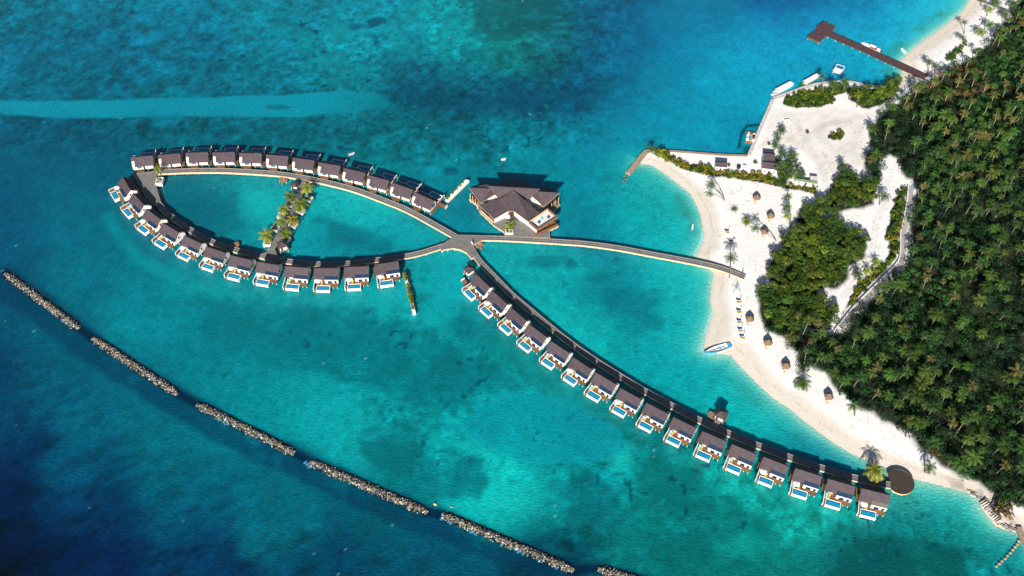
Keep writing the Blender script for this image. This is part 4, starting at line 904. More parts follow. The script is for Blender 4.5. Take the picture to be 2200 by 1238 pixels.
def tree(x, y, h, s, meshes, label, cat, group, name='broadleaf_tree', z0=.9):
    t = thing(name, label, cat, (x,y,z0), 0, group)
    if h > .6:
        b = bpy.data.objects.new('trunk', bole(h)); col.objects.link(b); b.parent = t
    c = bpy.data.objects.new('crown' if h > .6 else 'foliage', random.choice(meshes)); col.objects.link(c); c.parent = t
    c.location = (0,0,h); c.rotation_euler = (0,0,random.uniform(0,6.28)); c.scale = (s*random.uniform(.9,1.1), s*random.uniform(.9,1.1), s*random.uniform(.85,1.15))
    return t
def scatter(poly, gap, margin=0.0, jit=.35, seed=0, mx=40):
    g = np.random.default_rng(seed); xs = [p[0] for p in poly]; ys = [p[1] for p in poly]
    out = []; row = 0; y = min(ys)
    while y < max(ys):
        x = min(xs)+(gap/2 if row % 2 else 0)
        while x < max(xs):
            out.append((x+g.uniform(-jit,jit)*gap, y+g.uniform(-jit,jit)*gap)); x += gap
        y += gap*.87; row += 1
    A = np.array(out); PX, PY = invP(A[:,0], A[:,1])
    k = (sdist(A[:,0], A[:,1], poly) > margin) & (PX > -40) & (PX < 2200+mx) & (PY > -60) & (PY < 1280)
    return A[k]

# ---- forest: individual palms (the nearest), the rest of the palms, and the understory mass
pf = scatter(FOREST, 6.2, 1.2, .42, 3, 220)
dens = fbm(pf[:,0], pf[:,1], 30, 91, 3)
qx, qy = invP(pf[:,0], pf[:,1])
fine = (((qx-2110)/150)**2+((qy-700)/55)**2 < 1) | (((qx-1900)/90)**2+((qy-720)/60)**2 < 1)
keep = (rng.random(len(pf)) < np.where(fine, .3, np.clip(.25+2.4*(dens-.28), .25, 1)))
pf = pf[keep]; pf = pf[np.argsort(pf[:,1])]
NPALM = 236
cuts = [('palm in the dense forest near the rocky southern shore', 0), ('palm in the dense forest inland of the pale wall', 0), ('palm in the dense forest behind the harbour yard', 0)]
rest = []; placed = 0
for i, (x, y) in enumerate(pf):
    h = random.uniform(4.6, 9.6); cs = random.choice([.62,.75,.85,.95,1.05,1.25])*random.uniform(.92,1.08)
    edge = float(sdist(np.array([x]), np.array([y]), FOREST)[0])
    ax, ay = invP(x, y)
    if placed < NPALM and ax < 2225 and ay < 1240:
        placed += 1
        if ay > 860: lab, grp = 'green coconut palm growing in the forest above the rocky southern shore', 'palms in the southern forest'
        elif ay > 620: lab, grp = 'green coconut palm growing in the forest south of the pale wall', 'palms in the middle forest'
        elif ay > 400: lab, grp = 'green coconut palm growing in the forest inland of the pale wall', 'palms in the inland forest'
        else: lab, grp = 'green coconut palm growing in the forest behind the harbour yard', 'palms in the northern forest'
        palm((x, y, .8), h, random.uniform(0,6.28), cs, lab, grp)
    else: rest.append((x, y, h, cs))
Vs, Qs, Cs = [], [], []; off = 0
for (x, y, h, cs) in rest:
    V, Q, C = CROWN_RAW[random.randrange(7)]; a = random.uniform(0, 6.28); ca, sa = math.cos(a), math.sin(a)
    W = V@np.array([[ca,sa,0],[-sa,ca,0],[0,0,1]])*cs+np.array([x, y, .8+h]); k_ = random.uniform(.8,1.2)
    Vs.append(W); Qs.append(Q+off); Cs.append(C*k_); off += len(V)
    t8 = MB(); t8.tube([(x+random.uniform(-.6,.6),y+random.uniform(-.6,.6),.7),(x,y,.8+h)], [.2,.12], 4)
    tv = np.array(t8.v); tq = np.array([f for f in t8.f if len(f) == 4]); Vs.append(tv); Qs.append(tq+off); Cs.append(np.tile([.27,.22,.16], (len(tv),1))); off += len(tv)
if Vs:
    o = bpy.data.objects.new('palm_forest', np_mesh('palm_forest', np.concatenate(Vs), np.concatenate(Qs), np.concatenate(Cs), [M_FROND])); col.objects.link(o)
    tag(o, 'mass of further palms filling the northern part of the forest', 'palm forest', kind='stuff')
uf = scatter(FOREST, 3.0, .6, .4, 4, 230); n = len(uf)
hz = fbm(uf[:,0], uf[:,1], 12, 95, 3)
gap = fbm(uf[:,0], uf[:,1], 7, 98, 3) > .34; uf = uf[gap]; hz = hz[gap]; n = len(uf)
cen = np.stack([uf[:,0], uf[:,1], 1.2+6.5*(hz-.25)+rng.uniform(-1.0,1.2,n)], -1)
rr = rng.uniform(1.0, 2.7, n); rad = np.stack([rr, rr, rr*.8], -1)
tn = fbm(uf[:,0], uf[:,1], 18, 97, 3); ux, uy = invP(uf[:,0], uf[:,1])
b0 = np.array([.009,.032,.012])[None]*(.35+1.2*rng.random((n,1)))*(1+1.3*sstep(.52,.72,tn)[:,None]*np.array([1.2,1,.3]))
brown = (np.hypot((ux-2050)/70,(uy-190)/45) < 1) & (rng.random(n) < .6); b0[brown] = np.array([.085,.055,.024])
V, Q, C = leaf_cloud(cen, rad, 100, .56, b0, .4, .12, -.15, 1.0, 77)
o = bpy.data.objects.new('undergrowth', np_mesh('undergrowth', V, Q, C, [M_LEAF])); col.objects.link(o)
tag(o, 'dense dark green understory filling the forest between palms', 'undergrowth', kind='stuff')

# ---- groves and planting by the beach
for i, (x, y) in enumerate(scatter(GROVE, 4.1, 1.5, .28, 5)):
    ax, ay = invP(x, y)
    br = (np.hypot((ax-1722)/34,(ay-540)/26) < 1) or random.random() < .10
    if ay < 470: lab, grp = 'round topped evergreen tree in grove at the yard fork', 'trees in the upper grove'
    elif ay < 612: lab, grp = 'round topped evergreen tree in large grove opposite the beach boardwalk end', 'trees in the middle grove'
    else: lab, grp = 'round topped evergreen tree in lower grove behind thatched umbrellas', 'trees in the lower grove'
    tree(x, y, random.uniform(2.4,3.8), random.uniform(.85,1.15), T_BRIGHT if br else T_DARK, lab, 'tree', grp)
for i, (x, y) in enumerate(scatter(HEDGE, 2.7, .5, .25, 6)):
    yl = random.random() < .3
    tree(x, y, .5, random.uniform(1.0,1.5), T_YEL if yl else T_SHRUB, 'leafy shrub in strip between sand path and pale wall', 'shrub', 'shrubs along the pale wall', 'shrub')
for poly_, lab, grp, ms in ((HARB1,'leafy shrub in bed beside moored passenger boats','shrubs behind the harbour quay',T_SHRUB+T_YEL[1:2]),(ROWHEDGE,'yellow green shrub in long bed above the cove beach','shrubs in the long bed above the cove',T_YEL+T_SHRUB[:1]),(POND,'low shrub in island bed in the sandy yard','shrubs in the island bed',T_SHRUB+T_YEL),(SHRUB2,'dark shrub in strip on the northern beach','shrubs on the northern beach',T_SHRUB)):
    for (x, y) in scatter(poly_, 2.3, .3, .25, 8):
        tree(x, y, .5, random.uniform(.9,1.35), ms, lab, 'shrub', grp, 'shrub')
for (x, y) in scatter(HARB2, 3.9, .8, .25, 9):
    tree(x, y, random.uniform(1.4,3.0), random.uniform(.8,1.05), T_BRIGHT+T_DARK[:1], 'bushy green tree in clump between harbour and forest', 'tree', 'trees between harbour and forest')
for (px, py, h, s, lab) in [(1691,367,3.4,2.4,'large round clipped evergreen tree beside the dark roofed houses'),(1683,390,3.0,1.1,'dark evergreen tree below the large round tree'),(1722,377,2.2,.9,'dark evergreen tree beside the green roofed shed'),(1623,349,1.0,.75,'small round bush beside the round tanks'),(1652,309,.9,.7,'narrow dark bush on the quay above the houses'),(1672,345,1.6,.6,'small olive bush between the two dark roofed houses'),(1566,355,1.0,.6,'small bush against the single dark roofed hut')]:
    a = P(px, py, .95+h); tree(a[0], a[1], h, s, T_DARK if h > 1.2 else T_SHRUB, lab, 'tree' if h > 1.2 else 'bush', None, 'broadleaf_tree' if h > 1.2 else 'bush')
a = P(2155,1097,1.4); tree(a[0], a[1], .5, 1.6, T_BROWN, 'bare brown bush on the rocky southern shore', 'bush', None, 'bush')
a = P(2010,972,6); tree(a[0], a[1], 4.5, .7, T_BROWN, 'dry brown treetop at the forest edge above the round deck', 'tree', None)

# ---- single palms
SP = [(2072,47,7,.8,(2071,73),'slim palm on northern beach, standing above the small shrub strip'),(2067,79,5,.85,(2071,92),'short palm at the tip of the northern shrub strip'),(2108,67,6,1.2,(2116,90),'wide palm leaning out over the northern beach sand'),(2128,51,7,1.1,None,'palm at forest edge under the northern walkway end'),(2127,19,5,.95,None,'lone palm beside the northern walkway'),(2162,28,6,1.1,None,'palm at the corner between northern walkway and forest'),
 (1996,131,6,.9,(1994,152),'palm standing beside the landward end of the dark jetty'),(2011,141,3,.8,None,'low palm next to the dark jetty landing'),(1766,163,8,.8,(1767,205),'tall slim palm at the stern of the green bowed boat'),(1790,178,6,1.05,(1789,200),'dark palm between the tall harbour palms'),(1815,173,7,.95,(1811,197),'palm with pale trunk below the white floating frame'),(1845,201,6,1.0,(1841,230),'palm rising from the green clump beside harbour'),(1829,201,4,.8,None,'short palm on the seaward side of the harbour clump'),(1894,189,6,1.0,(1888,210),'palm at the forest side of the harbour clump'),
 (1680,279,4.5,.95,None,'low palm nearest the white trailer on the yard'),(1671,297,5,.85,None,'second palm down the quayside row in the yard'),(1666,312,3.5,.75,None,'third palm down the quayside row in the yard'),(1681,326,4,.95,None,'palm above the dark roofed houses'),(1703,333,4.5,1.2,None,'wide palm clump beside the dark roofed houses'),(1735,283,1.6,.45,None,'tiny palm alone in the middle of the yard'),(1811,354,6,.95,(1812,372),'dark palm at the northern tip of the upper grove'),
 (1875,273,6,1.15,(1882,297),'palm leaning from the forest edge over the yard'),(1529,393,7,.9,(1556,431),'upper of two long leaning palms on the cove beach'),(1525,415,6,.8,(1556,431),'lower of two long leaning palms on the cove beach'),(1578,449,1.2,.65,None,'stubby palm alone on the raked sand'),(1605,475,3.0,.95,None,'low green palm left of the long leaning trunk'),(1624,489,7,.95,(1667,518),'long leaning palm over the third thatched umbrella'),
 (1694,420,7,.8,(1699,491),'top palm of the three beside the upper grove'),(1692,442,6,.8,(1698,506),'middle palm of the three beside the upper grove'),(1691,461,6,.85,(1698,495),'bottom palm of the three beside the upper grove'),(1398,319,5,.85,(1401,331),'windblown palm at the root of the stone groyne'),(1418,327,4,1.0,None,'palm second from the stone groyne'),
 (1571,553,9,1.15,(1567,597),'lone palm rising beside the beach end of the boardwalk'),(1900,421,6,1.15,(1889,440),'palm leaning over the sand path at the fork'),(1842,586,3.5,1.1,None,'palm at the foot of the large grove by the path'),(1883,562,3,.95,None,'palm on the sand path beside the purple shrub'),(1864,581,3,.85,None,'smaller palm on the sand path near the wall'),
 (1834,871,6,.95,(1836,893),'palm standing clear of the forest above the lower beach'),(1724,822,2.5,1.35,None,'low spreading palm at the tip of forest on lower beach'),(1795,800,4,1.25,None,'broad palm beside the last thatched umbrella'),(1818,810,4,1.2,None,'second broad palm beside the last thatched umbrella'),(1822,540,5,1.5,None,'large star shaped palm inside the middle grove'),(1795,450,5,1.3,None,'drooping palm at the lower edge of upper grove'),(1815,388,5,.95,None,'pale palm inside the upper grove'),(1834,392,5,.95,None,'second pale palm inside the upper grove'),(1866,397,5,.85,None,'palm at the path side of the upper grove'),
 (1695,640,5,1.1,None,'pale centred palm in the lower grove'),(1745,655,4,1.1,None,'palm on the path side of the lower grove'),(1677,672,4,.95,None,'palm in the middle of the lower grove'),(1755,468,4,1.0,None,'palm between the upper and middle groves'),(1998,1003,5,1.1,None,'dark palm at the forest tip above the rocky shore'),(2064,995,5,1.25,None,'wide palm over the rocky shore'),(2143,3,5,1.2,None,'palm on the far side of the northern walkway'),(2178,6,5,1.35,None,'palm cut by the top edge beyond the northern walkway'),(2190,22,6,1.3,None,'palm at the far corner beyond the northern walkway'),(2112,-6,5,1.1,None,'palm at the seaward side of the northern walkway')]
for k_, (cx, cy, h, cs, bs, lab) in enumerate(SP):
    palm_px(cx, cy, h, cs, lab, None, bs, random.choice([0,1,3,4,8]))

# ---- planters with palms across the loop
def planter(px, py, w, d, rot, label, z=2.3, lush=10):
    a = P(px, py, z); t = thing('planter_box', label, 'planter', (a[0], a[1], 0), R(rot), 'white planters over the water')
    m = MB(); w2, d2 = w/2, d/2
    m.box(-w2,w2,-d2,-d2+.2,.9,z); m.box(-w2,w2,d2-.2,d2,.9,z); m.box(-w2,-w2+.2,-d2+.2,d2-.2,.9,z); m.box(w2-.2,w2,-d2+.2,d2-.2,.9,z); m.box(-w2+.2,w2-.2,-d2+.2,d2-.2,.95,1.1); m.build('box', M_WHITE, t)
    m = MB(); m.box(-w2+.2,w2-.2,-d2+.2,d2-.2,1.1,z-.2); m.build('soil', M_CONC, t)
    for q in [(-w2+.4,-d2+.4),(w2-.4,-d2+.4),(-w2+.4,d2-.4),(w2-.4,d2-.4)]:
        m = MB(); m.cyl(q[0],q[1],-1.2,.9,.15,.15,6); m.build('stilt', M_POST, t)
    g = np.random.default_rng(int(px)); n = lush
    c = np.stack([g.uniform(-w2+.5,w2-.5,n), g.uniform(-d2+.4,d2-.4,n), np.full(n, z-.05)], -1); rd = np.full((n,3), .42)
    V, Q, C = leaf_cloud(c, rd, 26, .3, (.12,.17,.04), .4, .4, -.1, 1, int(py))
    o = bpy.data.objects.new('planting', np_mesh('planting', V, Q, C, [M_LEAF])); col.objects.link(o); o.parent = t
    return a
G8 = [(662.5,425,24,'white planter nearest the upper arc pavilion'),(646,452,24,'white planter second from upper arc on the cove side'),(630,481,24,'white planter with yellowing palm on the cove side'),(614,512,24,'white planter beside the lower arc pavilion'),(574,521,0,'white planter nearest the lower arc on the seaward side'),(591,489,18,'white planter without tall palm on the seaward side'),(604.5,463,10,'white planter half hidden by palms on the seaward side'),(623,437,10,'white planter nearest the upper arc on the seaward side')]
for k_, (x, y, r_, lab) in enumerate(G8): planter(x, y, 3.4, 2.9, -r_, lab)
for k_, (x, y, cs, h, lab) in enumerate([(661,402,1.0,3.3,'palm in white planter nearest the upper arc'),(646,437,1.2,3.0,'large palm in second white planter, cove side'),(629,471,.95,2.2,'yellowing palm in third white planter, cove side'),(612,500,.95,2.2,'palm in white planter beside the lower arc pavilion'),(572,504,1.15,3.2,'large palm in white planter nearest the lower arc'),(603,474,.85,2.4,'dark palm in seaward planter row'),(609,448,.95,2.6,'palm in seaward planter row, second from the upper arc'),(623,420,1.0,2.8,'palm in seaward planter nearest the upper arc')]):
    p_ = [662,646,630,614,574,600,604,623][k_], [422,450,480,511,518,478,460,435][k_]
    palm_px(x, y, h, cs*1.3, lab, 'palms growing in the white planters', p_, [7,8,9,8,7,8,7,8][k_], 2.0)
planter(342,388,3.2,4.2,2,'white planter with one palm on the wide deck', 2.6); palm_px(337,362,3.6,.9,'small palm over the white planter on the wide deck', None, (340,379), 8, 2.3)
planter(1094,497,3.6,2.2,0,'white planter with one palm in the restaurant forecourt', 2.6); palm_px(1096,482,2.8,1.0,'palm in white planter in the restaurant forecourt', None, (1094,492), 8, 2.3)
planter(1880,1022,5.2,3.2,-12,'white planter with one large palm beside the round deck', 2.4, 16); palm_px(1881,1010,4.2,1.62,'large spreading palm in white planter beside the round deck', None, (1880,1022), 7, 2.2)
# long planter strips standing in the sea
def strip(p0, p1, w, label, full, z=1.6):
    a, b = Vector(P(*p0, z)), Vector(P(*p1, z)); d = (b-a); L = d.length; ang = math.atan2(d.y, d.x)
    t = thing('planter_strip', label, 'planter', (a.x, a.y, 0), ang)
    m = MB(); m.box(0,L,-w/2,w/2,.2,z-.02); m.box(0,L,-w/2,-w/2+.15,z-.02,z+.12); m.box(0,L,w/2-.15,w/2,z-.02,z+.12); m.build('wall', M_WHITE, t)
    for i in range(6):
        s_ = MB(); s_.cyl(.8+i*(L-1.6)/5,0,-1.5,.2,.2,.2,6); s_.build('stilt', M_POST, t)
    n = int(L*(2.0 if full else 1.3)); g = np.random.default_rng(n)
    c = np.stack([g.uniform(.3, L-(2.2 if full else .4), n), (g.uniform(-.4,.4,n) if full else w/2-.45+g.uniform(-.2,.2,n)), np.full(n, z+.25)], -1); rd = np.full((n,3), .85 if full else .42)*g.uniform(.7,1.4,(n,1))
    V, Q, C = leaf_cloud(c, rd, 44, .40, (.13,.15,.015), .45, .4, -.1, 1, n)
    o = bpy.data.objects.new('planting', np_mesh('planting', V, Q, C, [M_LEAF])); col.objects.link(o); o.parent = t
strip((960,430),(1005,386), 1.7, 'long white planter strip off the last upper arc villa', False)
strip((869,585),(890,673), 1.3, 'long planter strip overgrown with plants off the last lower arc villa', True)

# ---- stone, concrete, walls
def wallrun(name, label, cat, px, w, z0, z1, m_, closed=False):
    pts = PP(px, z1); out, Lf, Rt = ribbon(pts, w); n = len(out); m = MB()
    vs = [(p.x,p.y,z1) for p in Lf]+[(p.x,p.y,z1) for p in Rt]+[(p.x,p.y,z0) for p in Lf]+[(p.x,p.y,z0) for p in Rt]
    f = [(i,n+i,n+i+1,i+1) for i in range(n-1)]+[(i,i+1,2*n+i+1,2*n+i) for i in range(n-1)]+[(n+i+1,n+i,3*n+i,3*n+i+1) for i in range(n-1)]+[(0,2*n,3*n,n),(n-1,2*n-1,4*n-1,3*n-1)]
    m.add(vs, f); o = m.build(name, m_); tag(o, label, cat); return o
wallrun('quay_wall', 'pale concrete quay wall around the harbour basin', 'quay', [(1912,186),(1885,187),(1858,184),(1845,180),(1823,176),(1800,176),(1776,178),(1742,184),(1695,200),(1663,211)], 2.2, -1.5, 1.15, M_CONC)
wallrun('quay_wall', 'pale concrete quay wall along the sandy yard', 'quay', [(1660,213),(1649,240),(1636,269),(1622,302),(1609,334)], 1.6, -1.5, 1.2, M_CONC)
wallrun('quay_wall', 'brown stained quay wall behind the planted cove spit', 'quay', [(1607,334.5),(1580,333.5),(1558,333),(1485,327.5),(1427,323.5),(1409,321.5),(1396,322)], 1.3, -1.5, 1.15, M_STONE)
wallrun('stone_groyne', 'curved brown stone groyne at the tip of the cove spit', 'groyne', [(1398,322.5),(1388,326),(1376,339),(1362,357),(1349,372)], 2.4, -1.5, 1.25, M_STONE)
wallrun('garden_wall', 'low pale wall curving between shrubs and forest', 'wall', [(1952,398),(1950,420),(1945,454),(1939,482),(1935,502),(1935,537),(1930,560),(1908,585),(1872,620),(1835,658),(1799,702),(1793,711)], .5, .6, 2.0, mat('pale_wall', (.62,.60,.62,1), .8, .2, .1, 1))
o = wallrun('path', None, None, [(1957,400),(1957,425),(1952,455),(1946,482),(1941,505),(1941,540),(1936,562),(1913,591),(1878,625),(1841,663),(1806,705)], 2.0, .7, 1.16, mat('path_gravel', (.34,.32,.28,1), .95, .1, .25, 1.5)); tag(o, kind='structure')

def ico_rock(rs):
    """a broken boulder: jittered icosahedron"""
    t = (1+5**.5)/2
    V = np.array([(-1,t,0),(1,t,0),(-1,-t,0),(1,-t,0),(0,-1,t),(0,1,t),(0,-1,-t),(0,1,-t),(t,0,-1),(t,0,1),(-t,0,-1),(-t,0,1)], float)/1.9
    Fc = np.array([(0,11,5),(0,5,1),(0,1,7),(0,7,10),(0,10,11),(1,5,9),(5,11,4),(11,10,2),(10,7,6),(7,1,8),(3,9,4),(3,4,2),(3,2,6),(3,6,8),(3,8,9),(4,9,5),(2,4,11),(6,2,10),(8,6,7),(9,8,1)])
    return V*rs.uniform(.65,1.15,(12,1)), Fc
def rubble(pts, w, n, smin, smax, top, name, label, cat, tones, seed, matl=None):
    g = np.random.default_rng(seed); a, b = np.array(pts[0]), np.array(pts[1]); d = b-a; L = np.hypot(*d); u = d/L; v = np.array([-u[1], u[0]])
    Vs, Fs, Cs = [], [], []; off = 0
    for i in range(n):
        s = g.uniform(0, L); q = g.normal(0, .36)*w; q = np.clip(q, -w*.95, w*.95); e = min(s, L-s); lim = 1 if e > 2 else .6
        hgt = top*(1-(abs(q)/(w*.72))**1.6)*lim
        p = a+u*s+v*q*lim; R_ = g.uniform(smin, smax); V, Fc = ico_rock(g); V = V*R_*g.uniform(.7,1.2,3); an = g.uniform(0,6.28); ca, sa = math.cos(an), math.sin(an)
        V = V@np.array([[ca,sa,0],[-sa,ca,0],[0,0,1]])+np.array([p[0],p[1],hgt-R_*.25])
        t = tones[g.integers(len(tones))]; Vs.append(V); Fs.append(Fc+off); Cs.append(np.tile(np.array(t)*g.uniform(.6,1.3), (12,1))); off += 12
    o = bpy.data.objects.new(name, np_mesh(name, np.concatenate(Vs), np.concatenate(Fs), np.concatenate(Cs), [M_ROCK])); col.objects.link(o)
    if label: tag(o, label, cat, 'offshore rubble breakwaters' if cat == 'breakwater' else None)
    return o
TON = [(.15,.15,.135),(.12,.115,.10),(.48,.48,.47),(.24,.16,.05),(.03,.032,.034),(.04,.04,.038),(.32,.30,.27),(.10,.095,.08),(.02,.02,.02),(.26,.25,.22)]
wh = ['nearest the open sea edge of the lagoon, end of the line beside the loop','second of the line from the loop side','third of the line from the loop side','fourth of the line from the loop side','fifth of the line from the loop side','last of the line, only its tip visible']
wh[0] = 'first of the line, off the tip of the loop'
for i, (p0, p1) in enumerate(BREAK):
    a, b = P(*p0), P(*p1); L = math.dist(a, b)
    rubble((a, b), 2.6, int(L*32), .17, .46, .85, 'rubble_breakwater', 'rubble stone breakwater, '+wh[i], 'breakwater', TON, 600+i)
for k_, (x, y, lab) in enumerate([(934,1083.5,'ochre rock awash between the fourth and fifth breakwaters'),(969,1089,'small ochre rock awash above the fifth breakwater')]):
    a = P(x, y); r_ = rubble(((a[0]-.3,a[1]),(a[0]+.3,a[1])), .5, 3, .6 if k_ == 0 else .3, .8 if k_ == 0 else .4, .3, 'rock', lab, 'rock', [(.5,.36,.12)], 520+k_)
a, b = P(1346,376), P(1339,392); rubble((a,b), 1.6, 26, .3, .6, .3, 'rock_heap', 'dark rock heap at the tip of the stone groyne', 'rock heap', [(.08,.07,.06),(.2,.17,.14)], 530)
# rocky southern shore
for k_, (p0, p1, w, n_, lab) in enumerate([((2078,1052),(2106,1072),1.8,60,'scattered pale rocks on the southern shore above the log revetment'),((2142,1124),(2186,1140),2.2,80,'scattered ochre rocks on the southern shore below the log revetment'),((2186,1138),(2215,1166),2.4,60,'brown rocks at the root of the boulder line')]):
    rubble((P(*p0),P(*p1)), w, n_, .22, .6, .35, 'shore_rocks', lab, 'rocks', TON[:4]+[(.5,.4,.25)], 540+k_)
rubble((P(2112,1080),P(2146,1118)), 2.6, 110, .2, .5, .75, 'shore_rocks', 'pale rocks heaped between the grey revetment logs', 'rocks', [(.45,.43,.40),(.3,.28,.25),(.55,.53,.50),(.12,.11,.10)], 548)
for i in range(11):
    f = i/10; q0 = (2105+f*36, 1081+f*43); q1 = (2119+f*33, 1072+f*43)
    a, b = PV(*q0, .3), PV(*q1, 1.0); m = MB(); m.tube([a, a.lerp(b,.5), b], .27, 8); o = m.build('revetment_log', M_CONC if i % 3 else M_STONE, None, True)
    tag(o, 'weathered grey log laid down the rocky southern shore', 'log', 'grey logs laid side by side on the rocky shore')
for i, (x, y) in enumerate([(2141,1216),(2147.6,1210),(2153,1205),(2160,1199),(2165,1193),(2171,1187),(2177,1181),(2181,1175),(2186,1169),(2189,1161.6)]):
    a = P(x, y, .5); g = np.random.default_rng(560+i)
    V, Fc = ico_rock(g); V = V*np.array([.85,.85,.7]); me = np_mesh('boulder', V, Fc, np.tile(np.array([.33,.25,.16])*g.uniform(.8,1.2), (12,1)), [M_ROCK], True)
    o = bpy.data.objects.new('boulder', me); col.objects.link(o); o.location = (a[0], a[1], .25)
    m_ = o.modifiers.new('sub', 'SUBSURF'); m_.levels = 1; m_.render_levels = 1
    tag(o, 'round brown boulder, %s from the outer tip of the boulder line' % ORD[i], 'boulder', 'boulders in a line off the southern shore')
o = wallrun('stone_pier', 'short brown stone pier at the root of the boulder line', 'pier', [(2190,1132),(2196,1150),(2206,1170)], 2.0, -1, 1.1, M_STONE)

# ---- dark jetty
t = boardwalk('dark red brown jetty reaching from the northern beach', [(1768,67),(1810,85),(1860,107),(1910,130),(1950,148),(1990,166)], 4.3, z=1.6, th=.5, matd=M_JETTY, name='jetty', beam=M_DARKWOOD, cat='jetty', post_gap=4.5)
platform('dark red brown platform at the seaward head of the jetty', [(1769.8,45.8),(1780,50.5),(1783,54.5),(1787,52.5),(1794.7,57),(1788,66),(1776,74),(1769,82),(1759.6,90.3),(1735.4,80),(1740,74),(1748,70),(1757,62),(1754,58)], z=1.64, th=.9, matd=M_JETTY, name='landing_stage', cat='jetty', beam=M_WOOD)
boardwalk('grey walkway leading off the top of the northern beach', [(2085,-12),(2110,2),(2140,13),(2172,26)], 2.6, z=1.5, th=.4, name='walkway', cat='walkway', beam=M_GREY, post_gap=40)

# ---- boats
def hull(L, B, h, bow=.35, rise=.35, stern=.75, n=12):
    ou, bo, inn, fl = [], [], [], []
    def hw(t): return B/2*(stern+(1-stern)*math.sin(min(1,t*2)*math.pi/2)) if t < 1-bow else B/2*math.cos((t-(1-bow))/bow*math.pi/2)**.8
    side = [(t, hw(t)) for t in [i/n for i in range(n+1)]]
    P_ = [(L*(t-.5), w, t) for t, w in side]+[(L*(t-.5), -w, t) for t, w in side[::-1]][1:]
    k = len(P_); V = []
    for x, y, t in P_: V.append((x*1.0, y, h*(1+rise*t**3)))
    for x, y, t in P_: V.append((x*.93, y*.72, -.25))
    for x, y, t in P_: V.append((x*.965, y*.84, h*(1+rise*t**3)))
    for x, y, t in P_: V.append((x*.94, y*.78, h*.45))
    F1 = [(i,k+i,k+(i+1)%k,(i+1)%k) for i in range(k)]; F2 = [(i,(i+1)%k,2*k+(i+1)%k,2*k+i) for i in range(k)]; F3 = [(2*k+i,2*k+(i+1)%k,3*k+(i+1)%k,3*k+i) for i in range(k)]
    return V, F1, F2, F3+[tuple(range(4*k-1,3*k-1,-1))], [tuple(range(2*k-1,k-1,-1))]
def boat(name, label, bowp, sternp, B, h, mats, cat='boat', z=0.0, **kw):
    a, b = PV(*sternp, .5), PV(*bowp, .5); c = (a+b)/2; d = b-a; L = d.length
    t = thing(name, label, cat, (c.x, c.y, z), math.atan2(d.y, d.x))
    V, F1, F2, F3, F4 = hull(L, B, h, **kw); m = MB(); m.add(V, F1+F4, 0); m.add(V, F2, 1); m.add(V, F3, 2); m.build('hull', mats, t); return t, L
def canopy(t, x0, x1, w, z, matl, n=8, th=.1, name='canopy'):
    m = MB()
    for i in range(n):
        y0 = -w/2+w*i/n; y1 = -w/2+w*(i+1)/n; f = lambda y: z-.25*(2*y/w)**2
        m.slab([(x0,y0,f(y0)),(x1,y0,f(y0)),(x1,y1,f(y1)),(x0,y1,f(y1))], th)
    m.build(name, matl, t)
for bow, st, lab, dk in (((1656,205),(1702,181),'long white passenger boat with white roof at the quay corner',0),((1716,188),(1759,164),'white roofed passenger boat with green foredeck at the quay',1)):
    t, L = boat('passenger_boat', lab, bow, st, 2.9, .9, [M_HULLG if dk else M_HULLW, M_HULLG if dk else M_HULLW, M_HULLG if dk else M_CONC])
    m = MB(); m.box(-L*.42,L*.20,-1.12,1.12,.5,1.9); m.build('cabin', M_HULLW, t); canopy(t, -L*.46, L*.24, 2.7, 2.25, M_HULLW, name='roof')
    for i in range(6):
        for sg in (-1,1):
            x = -L*.36+i*L*.09; m = MB(); m.box(x, x+L*.06, min(sg*1.125,sg*1.15), max(sg*1.125,sg*1.15), 1.15, 1.65); m.build('window', M_GLASS, t)
    m = MB(); m.box(L*.205,L*.21,-.8,.8,1.2,1.7); m.build('windscreen', M_GLASS, t)
t, L = boat('speedboat', 'white speedboat with red seats moored alongside the dark jetty', (1850,93), (1893,111), 2.7, .8, [M_HULLW]*3, 'speedboat')
m = MB(); m.box(-L*.28,L*.02,-.75,.75,.4,.95); m.build('seats', M_RED, t); canopy(t, -L*.2, L*.08, 2.0, 2.1, M_HULLW, name='hardtop')
for x in (-L*.18,L*.06):
    for y in (-.85,.85): m = MB(); m.cyl(x,y,.7,1.95,.05,.05,5); m.build('post', M_GREY, t)
m = MB(); m.box(L*.1,L*.36,-.6,.6,.75,.98); m.build('foredeck', M_HULLW, t)
for y in (-.5,.5): m = MB(); m.box(-L*.52,-L*.46,y-.18,y+.18,.2,1.1); m.build('outboard_motor', M_DARK, t)
t, L = boat('dinghy', 'small white dinghy floating off the northern beach', (1936,104), (1946,113), 1.3, .45, [M_HULLW]*3, 'dinghy'); m = MB(); m.box(-.3,.1,-.45,.45,.3,.4); m.build('seat', M_HULLW, t)
t, L = boat('cargo_boat', 'blue and white open boat beached bow out at the sand point', (1512,760), (1570,741), 3.1, .95, [M_HULLB, M_HULLB, M_HULLW], 'boat', bow=.55, rise=.5)
m = MB(); m.box(-L*.5,-L*.38,-1.15,1.15,.6,1.0); m.build('stern_deck', M_HULLB, t)
m = MB(); m.box(-L*.3,L*.15,-.12,.12,.45,.75); m.box(-L*.1,-L*.06,-1.1,1.1,.45,.8); m.box(L*.1,L*.28,-.5,.5,.45,.7); m.build('thwarts', M_GREY, t)
m = MB(); m.tube([(L*.05,0,.5),(L*.05,0,3.6)], .05, 5); m.build('mast', M_GREY, t)
t, L = boat('kayak', 'narrow kayak on the cove water near the beach', (1487,496), (1489,481), .75, .3, [M_STONE, M_HULLW, M_HULLW], 'kayak', stern=.2)
